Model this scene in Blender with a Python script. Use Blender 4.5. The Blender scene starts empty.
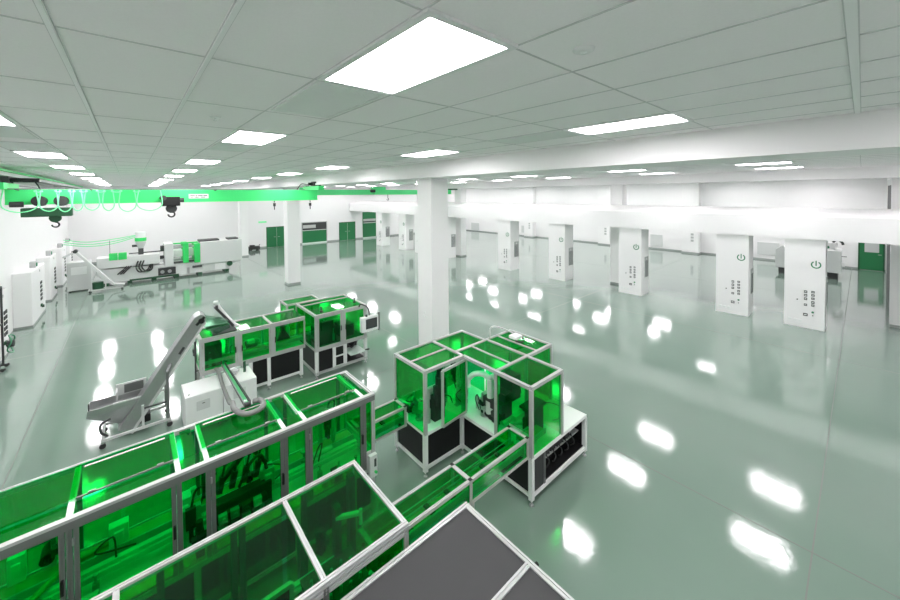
import bpy, bmesh, math, random
from mathutils import Vector, Matrix
random.seed(7)
S = bpy.context.scene
C = S.collection
R = math.radians

# ---------------------------------------------------------------- materials
def nodes(name):
    m = bpy.data.materials.new(name); m.use_nodes = True
    nt = m.node_tree
    return m, nt, nt.nodes['Principled BSDF']
def simple(name, col, rough=.5, metal=0., noise=.0, scale=8., spec=.5, coat=0., detail_bump=0.):
    m, nt, b = nodes(name)
    b.inputs['Roughness'].default_value = rough
    b.inputs['Metallic'].default_value = metal
    b.inputs['Specular IOR Level'].default_value = spec
    b.inputs['Coat Weight'].default_value = coat
    c = (*col, 1) if len(col) == 3 else col
    tc = nt.nodes.new('ShaderNodeTexCoord')
    n = nt.nodes.new('ShaderNodeTexNoise'); n.inputs['Scale'].default_value = scale; n.inputs['Detail'].default_value = 4
    nt.links.new(tc.outputs['Object'], n.inputs['Vector'])
    r = nt.nodes.new('ShaderNodeMapRange')
    r.inputs['To Min'].default_value = 1 - noise; r.inputs['To Max'].default_value = 1 + noise
    nt.links.new(n.outputs['Fac'], r.inputs['Value'])
    mx = nt.nodes.new('ShaderNodeVectorMath'); mx.operation = 'SCALE'
    mx.inputs[0].default_value = c[:3]
    nt.links.new(r.outputs['Result'], mx.inputs['Scale'])
    nt.links.new(mx.outputs['Vector'], b.inputs['Base Color'])
    if detail_bump:
        bp = nt.nodes.new('ShaderNodeBump'); bp.inputs['Strength'].default_value = detail_bump; bp.inputs['Distance'].default_value = .01
        nt.links.new(n.outputs['Fac'], bp.inputs['Height']); nt.links.new(bp.outputs['Normal'], b.inputs['Normal'])
    return m
def emissive(name, col, strength):
    m, nt, b = nodes(name)
    b.inputs['Base Color'].default_value = (*col, 1)
    b.inputs['Emission Color'].default_value = (*col, 1)
    b.inputs['Emission Strength'].default_value = strength
    return m
def glass_mat(name, T, gloss=.045, tint=(1, 1, 1)):
    m, nt, b = nodes(name); nt.nodes.remove(b)
    out = nt.nodes['Material Output']
    tr = nt.nodes.new('ShaderNodeBsdfTransparent'); tr.inputs['Color'].default_value = (*[t ** .5 for t in T], 1)
    gl = nt.nodes.new('ShaderNodeBsdfGlossy'); gl.inputs['Roughness'].default_value = .03
    lw = nt.nodes.new('ShaderNodeLayerWeight'); lw.inputs['Blend'].default_value = .5
    p = nt.nodes.new('ShaderNodeMath'); p.operation = 'POWER'; p.inputs[1].default_value = 5
    nt.links.new(lw.outputs['Facing'], p.inputs[0])
    q = nt.nodes.new('ShaderNodeMath'); q.operation = 'MULTIPLY_ADD'; q.inputs[1].default_value = .5; q.inputs[2].default_value = gloss
    nt.links.new(p.outputs[0], q.inputs[0])
    mx = nt.nodes.new('ShaderNodeMixShader')
    nt.links.new(q.outputs[0], mx.inputs[0]); nt.links.new(tr.outputs[0], mx.inputs[1]); nt.links.new(gl.outputs[0], mx.inputs[2])
    nt.links.new(mx.outputs[0], out.inputs['Surface'])
    return m

def floor_mat():
    m, nt, b = nodes('floor_epoxy')
    tc = nt.nodes.new('ShaderNodeTexCoord')
    n = nt.nodes.new('ShaderNodeTexNoise'); n.inputs['Scale'].default_value = .35; n.inputs['Detail'].default_value = 5
    nt.links.new(tc.outputs['Object'], n.inputs['Vector'])
    cr = nt.nodes.new('ShaderNodeValToRGB')
    cr.color_ramp.elements[0].position = .3; cr.color_ramp.elements[0].color = (.178, .256, .210, 1)
    cr.color_ramp.elements[1].position = .7; cr.color_ramp.elements[1].color = (.200, .280, .231, 1)
    nt.links.new(n.outputs['Fac'], cr.inputs['Fac']); nt.links.new(cr.outputs['Color'], b.inputs['Base Color'])
    b.inputs['IOR'].default_value = 1.62
    b.inputs['Coat Weight'].default_value = .5; b.inputs['Coat IOR'].default_value = 1.5; b.inputs['Coat Roughness'].default_value = .08
    n3 = nt.nodes.new('ShaderNodeTexNoise'); n3.inputs['Scale'].default_value = 2.2; n3.inputs['Detail'].default_value = 3
    nt.links.new(tc.outputs['Object'], n3.inputs['Vector'])
    rr = nt.nodes.new('ShaderNodeMapRange'); rr.inputs['To Min'].default_value = .035; rr.inputs['To Max'].default_value = .08
    nt.links.new(n3.outputs['Fac'], rr.inputs['Value']); nt.links.new(rr.outputs['Result'], b.inputs['Roughness'])
    n2 = nt.nodes.new('ShaderNodeTexNoise'); n2.inputs['Scale'].default_value = 6.5; n2.inputs['Detail'].default_value = 3; n2.inputs['Roughness'].default_value = .6
    nt.links.new(tc.outputs['Object'], n2.inputs['Vector'])
    bp = nt.nodes.new('ShaderNodeBump'); bp.inputs['Strength'].default_value = .03; bp.inputs['Distance'].default_value = .03
    nt.links.new(n2.outputs['Fac'], bp.inputs['Height'])
    mp = nt.nodes.new('ShaderNodeMapping'); mp.inputs['Scale'].default_value = (6, 16, 6); mp.inputs['Rotation'].default_value = (0, 0, .5)
    nt.links.new(tc.outputs['Object'], mp.inputs['Vector'])
    n4 = nt.nodes.new('ShaderNodeTexNoise'); n4.inputs['Scale'].default_value = 1.6; n4.inputs['Detail'].default_value = 5; n4.inputs['Roughness'].default_value = .65
    nt.links.new(mp.outputs['Vector'], n4.inputs['Vector'])
    b2 = nt.nodes.new('ShaderNodeBump'); b2.inputs['Strength'].default_value = .06; b2.inputs['Distance'].default_value = .01
    nt.links.new(n4.outputs['Fac'], b2.inputs['Height']); nt.links.new(bp.outputs['Normal'], b2.inputs['Normal'])
    nt.links.new(b2.outputs['Normal'], b.inputs['Normal']); nt.links.new(b2.outputs['Normal'], b.inputs['Coat Normal'])
    return m

M = dict(
    floor=floor_mat(),
    joint=simple('floor_joint', (.14, .155, .135), .5),
    wall=simple('wall_paint', (.84, .832, .836), .55, noise=.015, scale=1.5),
    ceil=simple('ceiling_tile', (.90, .87, .885), .9, noise=.03, scale=60, spec=.1),
    tee=simple('ceiling_tee', (.88, .87, .88), .6),
    teedark=simple('ceiling_reveal_shade', (.62, .61, .62), .8),
    base=simple('baseboard', (.30, .32, .31), .5),
    diff=emissive('light_diffuser', (1, .955, .98), 28.5),
    lframe=simple('light_frame', (.8, .8, .8), .5),
    vent=simple('vent_grille', (.80, .82, .81), .6),
    alu=simple('aluminium_profile', (.50, .515, .508), .38, metal=.3, noise=.03),
    alud=simple('anodised_shaded_profile', (.19, .20, .197), .4, metal=.4, noise=.03),  # grey lowered to hold the dimmer light on upright frame faces
    white=simple('white_powder_coat', (.80, .82, .81), .4),
    pillar=simple('pillar_paint', (.85, .845, .846), .5, noise=.01),
    black=simple('black_panel', (.009, .009, .0095), .5, spec=.3),
    dark=simple('dark_grey_panel', (.032, .033, .034), .6, noise=.12, scale=3),
    grey=simple('mid_grey_paint', (.45, .47, .46), .5),
    lgrey=simple('light_grey_paint', (.62, .64, .63), .45, noise=.02),
    steel=simple('brushed_steel', (.42, .43, .43), .35, metal=.7, noise=.06, scale=20),
    rubber=simple('black_rubber', (.03, .03, .03), .7),
    screen=simple('dark_screen', (.06, .07, .07), .15),
    green=simple('green_door_paint', (.012, .17, .055), .45),
    dgreen=simple('dark_green_paint', (.01, .075, .03), .5),
    crane=simple('crane_green_paint', (.06, .80, .22), .45),
    crane2=simple('pale_crane_green', (.10, .80, .28), .5),
    bright=simple('bright_green_paint', (.03, .62, .13), .45),
    hose=simple('pale_green_cable', (.22, .85, .40), .5),
    greyhose=simple('grey_corrugated_hose', (.19, .195, .19), .5),
    logo=simple('logo_green', (.04, .22, .11), .5),
    mark=simple('dark_mark', (.04, .043, .043), .6),
    belt=simple('green_belt', (.03, .38, .12), .55),
    glass=glass_mat('green_acrylic', (.010, .77, .20)),
    smoke=glass_mat('smoked_acrylic', (.20, .42, .28)),
    clear=glass_mat('clear_acrylic', (.85, .92, .88)),
    greyglass=simple('frosted_window', (.50, .52, .51), .35),
    tray=simple('pale_tray', (.62, .74, .68), .4),
)

# ---------------------------------------------------------------- mesh builder
class MB:
    def __init__(s): s.v = []; s.f = []; s.sm = []
    def add(s, vs, fs, smooth=False):
        o = len(s.v); s.v += [tuple(v) for v in vs]; s.f += [tuple(i + o for i in f) for f in fs]; s.sm += [smooth] * len(fs); return s
    def box(s, x0, x1, y0, y1, z0, z1):
        v = [(x, y, z) for z in (z0, z1) for y in (y0, y1) for x in (x0, x1)]
        return s.add(v, [(0, 2, 3, 1), (4, 5, 7, 6), (0, 1, 5, 4), (2, 6, 7, 3), (0, 4, 6, 2), (1, 3, 7, 5)])
    def prism(s, poly, axis, a0, a1):
        n = len(poly)
        def P(u, w, a): return {'x': (a, u, w), 'y': (u, a, w), 'z': (u, w, a)}[axis]
        v = [P(u, w, a0) for u, w in poly] + [P(u, w, a1) for u, w in poly]
        f = [tuple(range(n)), tuple(range(2 * n - 1, n - 1, -1))]
        f += [(i, n + i, n + (i + 1) % n, (i + 1) % n) for i in range(n)]
        return s.add(v, f)
    def prof(s, axis, a0, a1, c1, c2, w=.045):
        # extruded aluminium profile with a slot in each side
        h = w / 2; g = w * .12; d = w * .14; p = []
        for k in range(4):
            for (u, t) in ((-h, -h), (-g, -h), (-g, -h + d), (g, -h + d), (g, -h)):
                for _ in range(k): u, t = -t, u
                p.append((c1 + u, c2 + t))
        return s.prism(p, axis, a0, a1)
    def bar(s, a, b, w, h):
        a = Vector(a); b = Vector(b); d = (b - a).normalized()
        up = Vector((0, 0, 1)) if abs(d.z) < .95 else Vector((0, 1, 0))
        r = d.cross(up).normalized(); u = r.cross(d).normalized()
        v = [p + r * i * w / 2 + u * j * h / 2 for p in (a, b) for i, j in ((-1, -1), (1, -1), (1, 1), (-1, 1))]
        return s.add(v, [(0, 1, 2, 3), (7, 6, 5, 4), (0, 4, 5, 1), (1, 5, 6, 2), (2, 6, 7, 3), (3, 7, 4, 0)])
    def cyl(s, a, b, r, n=16, r2=None):
        a = Vector(a); b = Vector(b); d = (b - a).normalized(); r2 = r if r2 is None else r2
        t = Vector((0, 0, 1)) if abs(d.z) < .9 else Vector((1, 0, 0))
        e = d.cross(t).normalized(); g = d.cross(e)
        A = [a + (e * math.cos(2 * math.pi * i / n) + g * math.sin(2 * math.pi * i / n)) * r for i in range(n)]
        B = [b + (e * math.cos(2 * math.pi * i / n) + g * math.sin(2 * math.pi * i / n)) * r2 for i in range(n)]
        s.add(A + B, [(i, (i + 1) % n, n + (i + 1) % n, n + i) for i in range(n)], True)
        s.add(A, [tuple(range(n - 1, -1, -1))]); s.add(B, [tuple(range(n))]); return s
    def tube(s, pts, r, n=8, ribs=None):
        pts = [Vector(p) for p in pts]; k = len(pts); rings = []; e = None
        for i in range(k):
            d = (pts[min(i + 1, k - 1)] - pts[max(i - 1, 0)]).normalized()
            if e is None:
                t = Vector((0, 0, 1)) if abs(d.z) < .9 else Vector((1, 0, 0)); e = d.cross(t).normalized()
            e = (e - d * e.dot(d)).normalized(); g = d.cross(e)
            rr = r * (1 + (ribs if ribs and i % 2 else 0))
            rings += [pts[i] + (e * math.cos(2 * math.pi * j / n) + g * math.sin(2 * math.pi * j / n)) * rr for j in range(n)]
        f = [(i * n + j, i * n + (j + 1) % n, (i + 1) * n + (j + 1) % n, (i + 1) * n + j) for i in range(k - 1) for j in range(n)]
        s.add(rings, f, True); s.add(rings[:n], [tuple(range(n - 1, -1, -1))]); s.add(rings[-n:], [tuple(range(n))]); return s
    def lathe(s, prof, c, n=24):
        v = []; m = len(prof)
        for i in range(n):
            a = 2 * math.pi * i / n
            v += [(c[0] + r * math.cos(a), c[1] + r * math.sin(a), c[2] + z) for r, z in prof]
        f = [(i * m + j, ((i + 1) % n) * m + j, ((i + 1) % n) * m + j + 1, i * m + j + 1) for i in range(n) for j in range(m - 1)]
        return s.add(v, f, True)
    def build(s, name, mat, parent=None, bevel=0., loc=None):
        o0 = wloc(parent) if parent else Vector(loc or (0, 0, 0))
        me = bpy.data.meshes.new(name)
        me.from_pydata([tuple(Vector(v) - o0) for v in s.v], [], s.f)
        for p, q in zip(me.polygons, s.sm): p.use_smooth = q
        bm = bmesh.new(); bm.from_mesh(me); bmesh.ops.recalc_face_normals(bm, faces=bm.faces); bm.to_mesh(me); bm.free()
        me.materials.append(M[mat] if isinstance(mat, str) else mat)
        o = bpy.data.objects.new(name, me); C.objects.link(o)
        if parent: o.parent = parent
        else: o.location = o0
        if bevel:
            b = o.modifiers.new('Bevel', 'BEVEL'); b.width = bevel; b.segments = 2; b.limit_method = 'ANGLE'
        return o
def wloc(o):
    v = Vector((0, 0, 0))
    while o: v += Vector(o.location); o = o.parent
    return v
def tag(o, label, cat, group=None):
    o['label'] = label; o['category'] = cat
    if group: o['group'] = group
    return o
def thing(name, label, cat, loc, group=None):
    o = bpy.data.objects.new(name, None); C.objects.link(o); o.location = loc; o.empty_display_size = .1
    return tag(o, label, cat, group)
def struct(o): o['kind'] = 'structure'; return o
def kids(o): return [c for c in C.objects if c.parent == o]
def copy_tree(o, parent=None):
    c = o.copy(); C.objects.link(c)
    if parent: c.parent = parent
    for ch in kids(o): copy_tree(ch, c)
    return c
def box(*a): return MB().box(*a)
def bez(pts, n=8):
    # Catmull-Rom through the points
    P = [Vector(p) for p in pts]; P = [P[0] * 2 - P[1]] + P + [P[-1] * 2 - P[-2]]; out = []
    for i in range(1, len(P) - 2):
        for k in range(n):
            t = k / n; a, b, c, d = P[i - 1:i + 3]
            out.append(.5 * ((2 * b) + (c - a) * t + (2 * a - 5 * b + 4 * c - d) * t * t + (3 * b - a - 3 * c + d) * t ** 3))
    out.append(P[-2]); return out
ORD = ['first', 'second', 'third', 'fourth', 'fifth', 'sixth', 'seventh', 'eighth', 'ninth', 'tenth', 'eleventh', 'twelfth']

H = 5.87            # ceiling height
X0, X1, Y0, Y1 = -3.4, 35., -6., 38.
# ---------------------------------------------------------------- room shell
struct(box(X0 - .2, X1 + .2, Y0 - .2, Y1 + .2, -.15, 0).build('floor', 'floor'))
struct(box(X0 - .2, X1 + .2, Y0 - .2, Y1 + .2, H, H + .15).build('ceiling', 'ceil'))
struct(box(X0 - .2, X0, Y0 - .2, Y1 + .2, 0, H).build('wall_left', 'wall'))
w = MB(); w.box(X0, X1 + .2, Y1, Y1 + .2, 0, H)
struct(w.build('wall_far', 'wall'))
struct(box(X1, X1 + .2, -1.0, Y1, 0, H).build('wall_right', 'wall'))
struct(box(X0, 21., Y0 - .2, Y0, 0, H).build('wall_back', 'wall'))
struct(box(20.9, X1 + .2, -1.25, -1.0, 0, H).build('wall_side', 'wall'))
struct(box(20.9, 21.1, Y0, -.70, 0, H).build('wall_corner', 'wall'))
struct(box(X1 - .02, X1, -.99, Y1, 0, .11).build('baseboard_right', 'base'))
struct(box(X0, X1 - .02, Y1 - .02, Y1, 0, .14).build('baseboard_far', 'base'))
struct(box(20.88, 20.9, Y0, -.70, 0, .10).build('baseboard_corner', 'base'))
t = 0
def trim(mb, mat, **k):
    global t; t += 1
    return struct(mb.build('trim_%d' % t, mat, **k))
# beams and the bulkhead above the pillars
trim(MB().prism([(6.05, H), (6.05, 5.52), (6.0, 5.52), (6.0, 5.46), (7.0, 5.46), (7.0, 5.52), (6.95, 5.52), (6.95, H)], 'y', Y0, Y1), 'wall')
trim(MB().prism([(19.55, H), (19.55, 5.50), (19.5, 5.50), (19.5, 5.46), (20.7, 5.46), (20.7, H)], 'y', Y0, Y1), 'wall')
trim(MB().prism([(18.42, 3.27), (20.05, 3.27), (20.05, 4.36), (19.7, 4.36), (18.42, 4.10)], 'y', -5.9, Y1), 'wall')
# ceiling grid: reveal shadows drawn as darker grey bars, also edging the wide tees
g = MB(); gx = []; x = -2.95
for k in range(-5, 14):
    xx = .385 + k * .6675
    if X0 < xx < 6.0: gx.append(xx)
for xx in gx: g.box(xx - .006, xx + .006, Y0, Y1, H - .005, H + .01)
gy = [.045 + k * 1.335 for k in range(-4, 29)]
for yy in gy:
    g.box(X0, 6.05, yy - .006, yy + .006, H - .004, H + .01)
    g.box(6.95, 19.55, yy - .006, yy + .006, H - .004, H + .01)
for k in range(1, 19): g.box(7 + k * .6675 - .006, 7 + k * .6675 + .006, Y0, Y1, H - .005, H + .01)
trim(g, 'teedark')
g = MB(); e = MB()
for xx in (-.285, .385):
    g.box(xx - .013, xx + .013, Y0, Y1, H - .012, H + .01); e.box(xx - .018, xx + .018, Y0, Y1, H - .006, H + .01)
for yy in (.045,):
    g.box(X0, 6.05, yy - .021, yy + .021, H - .013, H + .01); e.box(X0, 6.05, yy - .027, yy + .027, H - .007, H + .01)
trim(g, 'tee'); trim(e, 'teedark')
# floor joints
j = MB()
for xx in (7.0, -1.75, 15.7, 24.4): j.box(xx - .009, xx + .009, Y0, Y1, -.01, .0015)
for yy in (.41, 8.9, 17.4, 26.): j.box(X0, X1, yy - .009, yy + .009, -.01, .0012)
trim(j, 'joint')

# ---------------------------------------------------------------- ceiling lights
rows = [-2., 2., 6.02, 10.9, 14.9, 18.9, 23.3, 27.3, 31.3, 35.6]
cols = [(-1.285, 'the left wall row'), (1.385, 'the row above the long green line'),
        (4.72, 'the row left of the beam'), (10.3, 'the row past the beam'),
        (14.4, 'the row midway to the pillars'), (17.45, 'the row before the pillars'),
        (22.6, 'the row right behind the pillars'), (26.3, 'the second row behind the pillars'),
        (30.4, 'the third row behind the pillars'), (32.9, 'the row along the right wall')]
def light(x, y, label):
    t = thing('ceiling_light', label, 'ceiling light', (x, y, H), 'recessed ceiling light panels')
    fr = MB(); a, b = .334, .665
    fr.box(x - a, x + a, y - b, y - b + .045, H - .02, H); fr.box(x - a, x + a, y + b - .045, y + b, H - .02, H)
    fr.box(x - a, x - a + .045, y - b + .045, y + b - .045, H - .02, H); fr.box(x + a - .045, x + a, y - b + .045, y + b - .045, H - .02, H)
    fr.build('frame', 'lframe', t)
    box(x - a + .05, x + a - .05, y - b + .05, y + b - .05, H - .014, H - .004).build('diffuser', 'diff', t)
    return t
L0 = None
for cx, cn in cols:
    for i, ry in enumerate(rows):
        if cx > 21 and ry < -1: continue
        if i == 0: lab = 'ceiling light panel behind the viewer in ' + cn
        else: lab = 'white ceiling light, %s from the viewer in %s' % (ORD[i - 1], cn)
        if L0 is None: L0 = light(cx, ry, lab)
        else:
            c = copy_tree(L0); c.location = (cx, ry, H); c['label'] = lab
# vents
V0 = None
def vent(x, y, label):
    t = thing('ceiling_vent', label, 'ceiling vent', (x, y, H), 'return air grilles in the ceiling')
    fr = MB(); a, b = .30, .62
    fr.box(x - a, x + a, y - b, y - b + .03, H - .012, H); fr.box(x - a, x + a, y + b - .03, y + b, H - .012, H)
    fr.box(x - a, x - a + .03, y - b + .03, y + b - .03, H - .012, H); fr.box(x + a - .03, x + a, y - b + .03, y + b - .03, H - .012, H)
    fr.build('frame', 'lframe', t)
    s = MB(); n = 26
    for k in range(n):
        xx = x - a + .04 + k * (2 * a - .08) / (n - 1)
        s.bar((xx - .006, y - b + .03, H - .006), (xx - .006, y + b - .03, H - .006), .016, .004)
    s.build('louvre', 'vent', t)
    return t
vl = [(1.385, 3.33, 'grey louvred vent right behind the largest ceiling light'),
      (4.72, 3.33, 'grey louvred vent behind the light left of the beam'),
      (-1.285, 7.4, 'grey louvred vent at the left behind the nearest left light'),
      (1.385, 7.35, 'grey louvred vent behind the second light over the long green line'),
      (-1.285, 9.3, 'grey louvred vent further back at the left, before the third left light'),
      (4.72, 7.35, 'grey louvred vent behind the second light beside the beam')]
for x, y, lab in vl:
    if V0 is None: V0 = vent(x, y, lab)
    else: c = copy_tree(V0); c.location = (x, y, H); c['label'] = lab
t0 = thing('smoke_detector', 'small round white detector disc on the ceiling above the right side', 'smoke detector', (2.07, 1.12, H))
MB().lathe([(0, -.02), (.045, -.02), (.06, -.012), (.065, 0)], (2.07, 1.12, H), 28).build('housing', 'lframe', t0)
MB().lathe([(0, -.03), (.02, -.028), (.024, -.018)], (2.07, 1.12, H), 20).build('sensor', 'vent', t0)
t0 = thing('ceiling_sprinkler', 'small grey sprinkler rosette on the ceiling left of the largest light', 'sprinkler', (.72, 4.7, H))
MB().lathe([(0, -.012), (.05, -.012), (.055, 0)], (.72, 4.7, H), 20).build('rosette', 'lframe', t0)
MB().lathe([(0, -.045), (.02, -.045), (.008, -.012)], (.72, 4.7, H), 12).build('nozzle', 'vent', t0)

# ---------------------------------------------------------------- structural columns
def column(x0, x1, y0, y1, label, mark=False, ztop=5.46):
    t = thing('column', label, 'column', ((x0 + x1) / 2, (y0 + y1) / 2, 0), 'square white structural columns')
    box(x0, x1, y0, y1, 0, ztop).build('shaft', 'pillar', t, bevel=.01)
    b = MB(); e = .012
    b.box(x0 - e, x1 + e, y0 - e, y1 + e, 0, .1).build('base_trim', 'base', t)
    if mark:
        m = MB(); 
        for (dy, dz) in ((0, .07), (-.06, -.05), (.06, -.05)):
            m.cyl((x0 - .006, y0 + .33 + dy, 1.55 + dz), (x0 + .002, y0 + .33 + dy, 1.55 + dz), .033, 14)
        m.build('floor_marking_sign', 'vent', t)
    return t
column(6.30, 6.93, 7.95, 8.60, 'white square column standing behind the green robot cell', True)
column(6.55, 7.22, 21.1, 21.75, 'white square column between the two pairs of green doors')
column(6.72, 7.30, 33.6, 34.3, 'farthest white column near the far wall left of the green doors')
column(19.9, 20.5, 8.55, 9.2, 'white column half hidden behind the pillar with the green logo', ztop=5.46)
column(19.8, 20.4, 21.2, 21.9, 'white column behind the pillar right of the nearest column', ztop=5.46)
# wall pilasters on the right
for y, lab in ((8.7, 'white wall pilaster at the far right wall, nearest of three'), (15.9, 'white wall pilaster at the far right wall, middle of three'), (24.8, 'white wall pilaster at the far right wall, farthest of three')):
    p = thing('wall_pilaster', lab, 'pilaster', (34.65, y + .6, 0), 'pilasters on the right wall')
    box(34.35, 35, y, y + 1.2, 0, H).build('shaft', 'pillar', p, bevel=.01)
    MB().box(34.33, 35, y - .015, y + 1.215, 0, .12).build('base_trim', 'base', p)
    b = MB()
    for k in range(3): b.box(34.335, 34.352, y + .35, y + .55, 1.0 + k * .25, 1.17 + k * .25)
    b.build('socket', 'grey', p)

# ---------------------------------------------------------------- utility pillars
def utility_pillar(y, label, dy=1.08):
    x0, x1 = 18.5, 19.4; y1 = y + dy
    t = thing('utility_pillar', label, 'pillar', (18.95, y + dy / 2, 0), 'white utility pillars under the bulkhead')
    box(x0, x1, y, y1, 0, 3.27).build('body', 'pillar', t, bevel=.008)
    # round green logo: broken ring with a bar
    m = MB(); cy, cz, r0, r1 = y + .24, 2.36, .098, .135; n = 30
    def fy(u): return cy - u
    for k in range(n):
        a0 = R(122) + R(296) * k / n; a1 = R(122) + R(296) * (k + 1) / n
        vs = [(x, fy(r * math.cos(a)), cz + r * math.sin(a)) for x in (x0 - .008, x0 + .002) for a in (a0, a1) for r in (r0, r1)]
        m.add(vs, [(0, 1, 3, 2), (4, 6, 7, 5), (0, 4, 5, 1), (2, 3, 7, 6), (0, 2, 6, 4), (1, 5, 7, 3)])
    m.prism([(fy(-.016), cz - .04), (fy(.016), cz - .04), (fy(.016), cz + .15), (fy(-.016), cz + .15)], 'x', x0 - .008, x0 + .002)
    m.build('logo', 'logo', t)
    for (uy, uz, w, h) in [(.50, 1.34, .085, .09), (.50, 1.21, .085, .09), (.50, 1.08, .085, .09), (.50, .86, .085, .08),
                           (.31, 1.36, .085, .075), (.31, 1.24, .085, .075), (.31, 1.12, .085, .075), (.31, .98, .085, .09), (.31, .87, .085, .075), (.50, .50, .12, .10)]:
        s = MB(); s.box(x0 - .014, x0 + .002, y + uy - w / 2, y + uy + w / 2, uz - h / 2, uz + h / 2)
        f = s.build('socket', 'mark', t, bevel=.006)
        MB().box(x0 - .018, x0 - .013, y + uy - w * .3, y + uy + w * .3, uz - h * .15, uz + h * .15).build('socket_slot', 'vent', f)
    MB().cyl((x0 - .02, y + .31, .62), (x0 + .002, y + .31, .62), .035, 14).build('green_button', 'logo', t)
    MB().cyl((x0 - .02, y + .31, .50), (x0 + .002, y + .31, .50), .018, 12).build('valve_stub', 'mark', t)
    MB().cyl((x0 - .02, y + .72, 1.02), (x0 + .002, y + .72, 1.02), .022, 12).build('key_switch', 'mark', t)
    for k in range(3):
        MB().box(x0 - .02, x0 + .002, y + dy - .12 - k * .14 - .09, y + dy - .12 - k * .14, .22 - .008 * k, .30 - .006 * k).build('floor_outlet', 'vent', t)
    g = MB(); g.box(18.90, 19.36, y - .02, y + .002, .85, 1.86)
    gp = g.build('louvre_panel', 'grey', t)
    s = MB()
    for k in range(16): s.box(18.90, 19.30, y - .026, y - .019, .89 + k * .05, .905 + k * .05)
    s.build('slat', 'mark', gp)
    MB().cyl((19.10, y - .03, 1.74), (19.10, y - .019, 1.74), .05, 16).build('panel_light', 'lframe', gp)
    return t
up = [(.84, 'big white utility pillar nearest the green door, sockets and logo'),
      (2.98, 'big white utility pillar, second from the right, with green logo'),
      (7.04, 'white utility pillar with vented side panel, third from the right'),
      (11.15, 'white utility pillar with vented side panel, fourth from the right'),
      (15.1, 'white utility pillar with vented side panel, fifth from the right'),
      (21.35, 'white utility pillar touching the right edge of the nearest column'),
      (24.6, 'white utility pillar mostly hidden behind the nearest column'),
      (27.1, 'white utility pillar left of the nearest column, closer of two'),
      (31.1, 'white utility pillar left of the nearest column, farther of two')]
P0 = None
for y, lab in up:
    if P0 is None: P0 = utility_pillar(y, lab)
    else: c = copy_tree(P0); c.location = (18.95, y + .54, 0); c['label'] = lab

# ---------------------------------------------------------------- left wall service blocks
def block(y0, y1, x1, label):
    t = thing('service_pillar', label, 'pillar', ((X0 + x1) / 2, (y0 + y1) / 2, 0), 'white service blocks along the left wall')
    box(X0, x1, y0, y1, 0, 2.12).build('body', 'pillar', t, bevel=.02)
    box(X0, x1 + .01, y0 - .01, y1 + .01, 0, .07).build('base_trim', 'base', t)
    yc = y0 + (y1 - y0) * .62
    for k in range(5):
        for q in range(2):
            MB().box(x1 - .002, x1 + .02, yc + q * .22 - .07, yc + q * .22 + .07, 1.35 - k * .17, 1.46 - k * .17).build('socket', 'mark', t)
    s = MB(); s.box(x1 - .002, x1 + .05, yc - .12, yc + .05, .42, .52); s.build('valve_block', 'dgreen', t)
    MB().cyl((x1, yc + .2, .38), (x1 + .07, yc + .2, .38), .06, 14).build('hose_coupling', 'mark', t)
    MB().cyl((x1 - .05, yc - .1, 1.95), (x1 + .01, yc - .1, 1.95), .05, 12).build('gauge_stem', 'steel', t)
    MB().box(x1 - .24, x1 - .06, yc - .40, yc - .18, 2.12, 2.36).build('regulator_box', 'grey', t, bevel=.02)
    MB().cyl((x1 - .07, yc - .29, 2.24), (x1 - .03, yc - .29, 2.24), .08, 18).build('gauge', 'logo', t)
    return t
block(16.95, 18.2, -3.02, 'white service block at the left edge, closest to the viewer')
block(21.15, 24.0, -2.9, 'widest white service block along the left wall, with dark sockets')
block(25.9, 27.7, -2.93, 'white service block on the left wall, just behind the widest one')
block(29.8, 31.5, -2.93, 'white service block on the left wall, second behind the widest one')
block(33.2, 34.9, -2.93, 'farthest white service block on the left wall, by the inclined conveyor')

# tool stand with hose reel, left edge
t = thing('hose_reel_stand', 'dark metal stand with green hose reel at the left edge of the floor', 'hose reel', (-2.95, 16.55, 0))
for dy in (0, .45):
    lg = MB().bar((-2.90, 16.3 + dy, .06), (-2.90, 16.3 + dy, 2.4), .045, .045).build('upright', 'mark', t)
    MB().box(-3.25, -2.78, 16.27 + dy, 16.33 + dy, .04, .09).build('base_rail', 'mark', t)
    for xx in (-3.2, -2.84): MB().cyl((xx, 16.28 + dy, .04), (xx, 16.32 + dy, .04), .04, 12).build('caster', 'rubber', t)
MB().bar((-2.90, 16.3, 2.38), (-2.90, 16.75, 2.38), .045, .045).build('top_rail', 'mark', t)
MB().bar((-2.90, 16.3, 1.3), (-2.90, 16.75, 1.3), .03, .03).build('cross_rail', 'mark', t)
MB().tube([(-2.76 + .04 * math.sin(a * 3), 16.9 + .26 * math.cos(a), .62 + .26 * math.sin(a)) for a in [k * math.pi / 12 for k in range(73)]], .018, 8).build('hose', 'logo', t)
MB().cyl((-2.84, 16.9, .62), (-2.70, 16.9, .62), .10, 16).build('reel_hub', 'mark', t)
MB().bar((-2.82, 16.75, .62), (-2.82, 16.9, .62), .04, .04).build('reel_bracket', 'mark', t)

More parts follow.
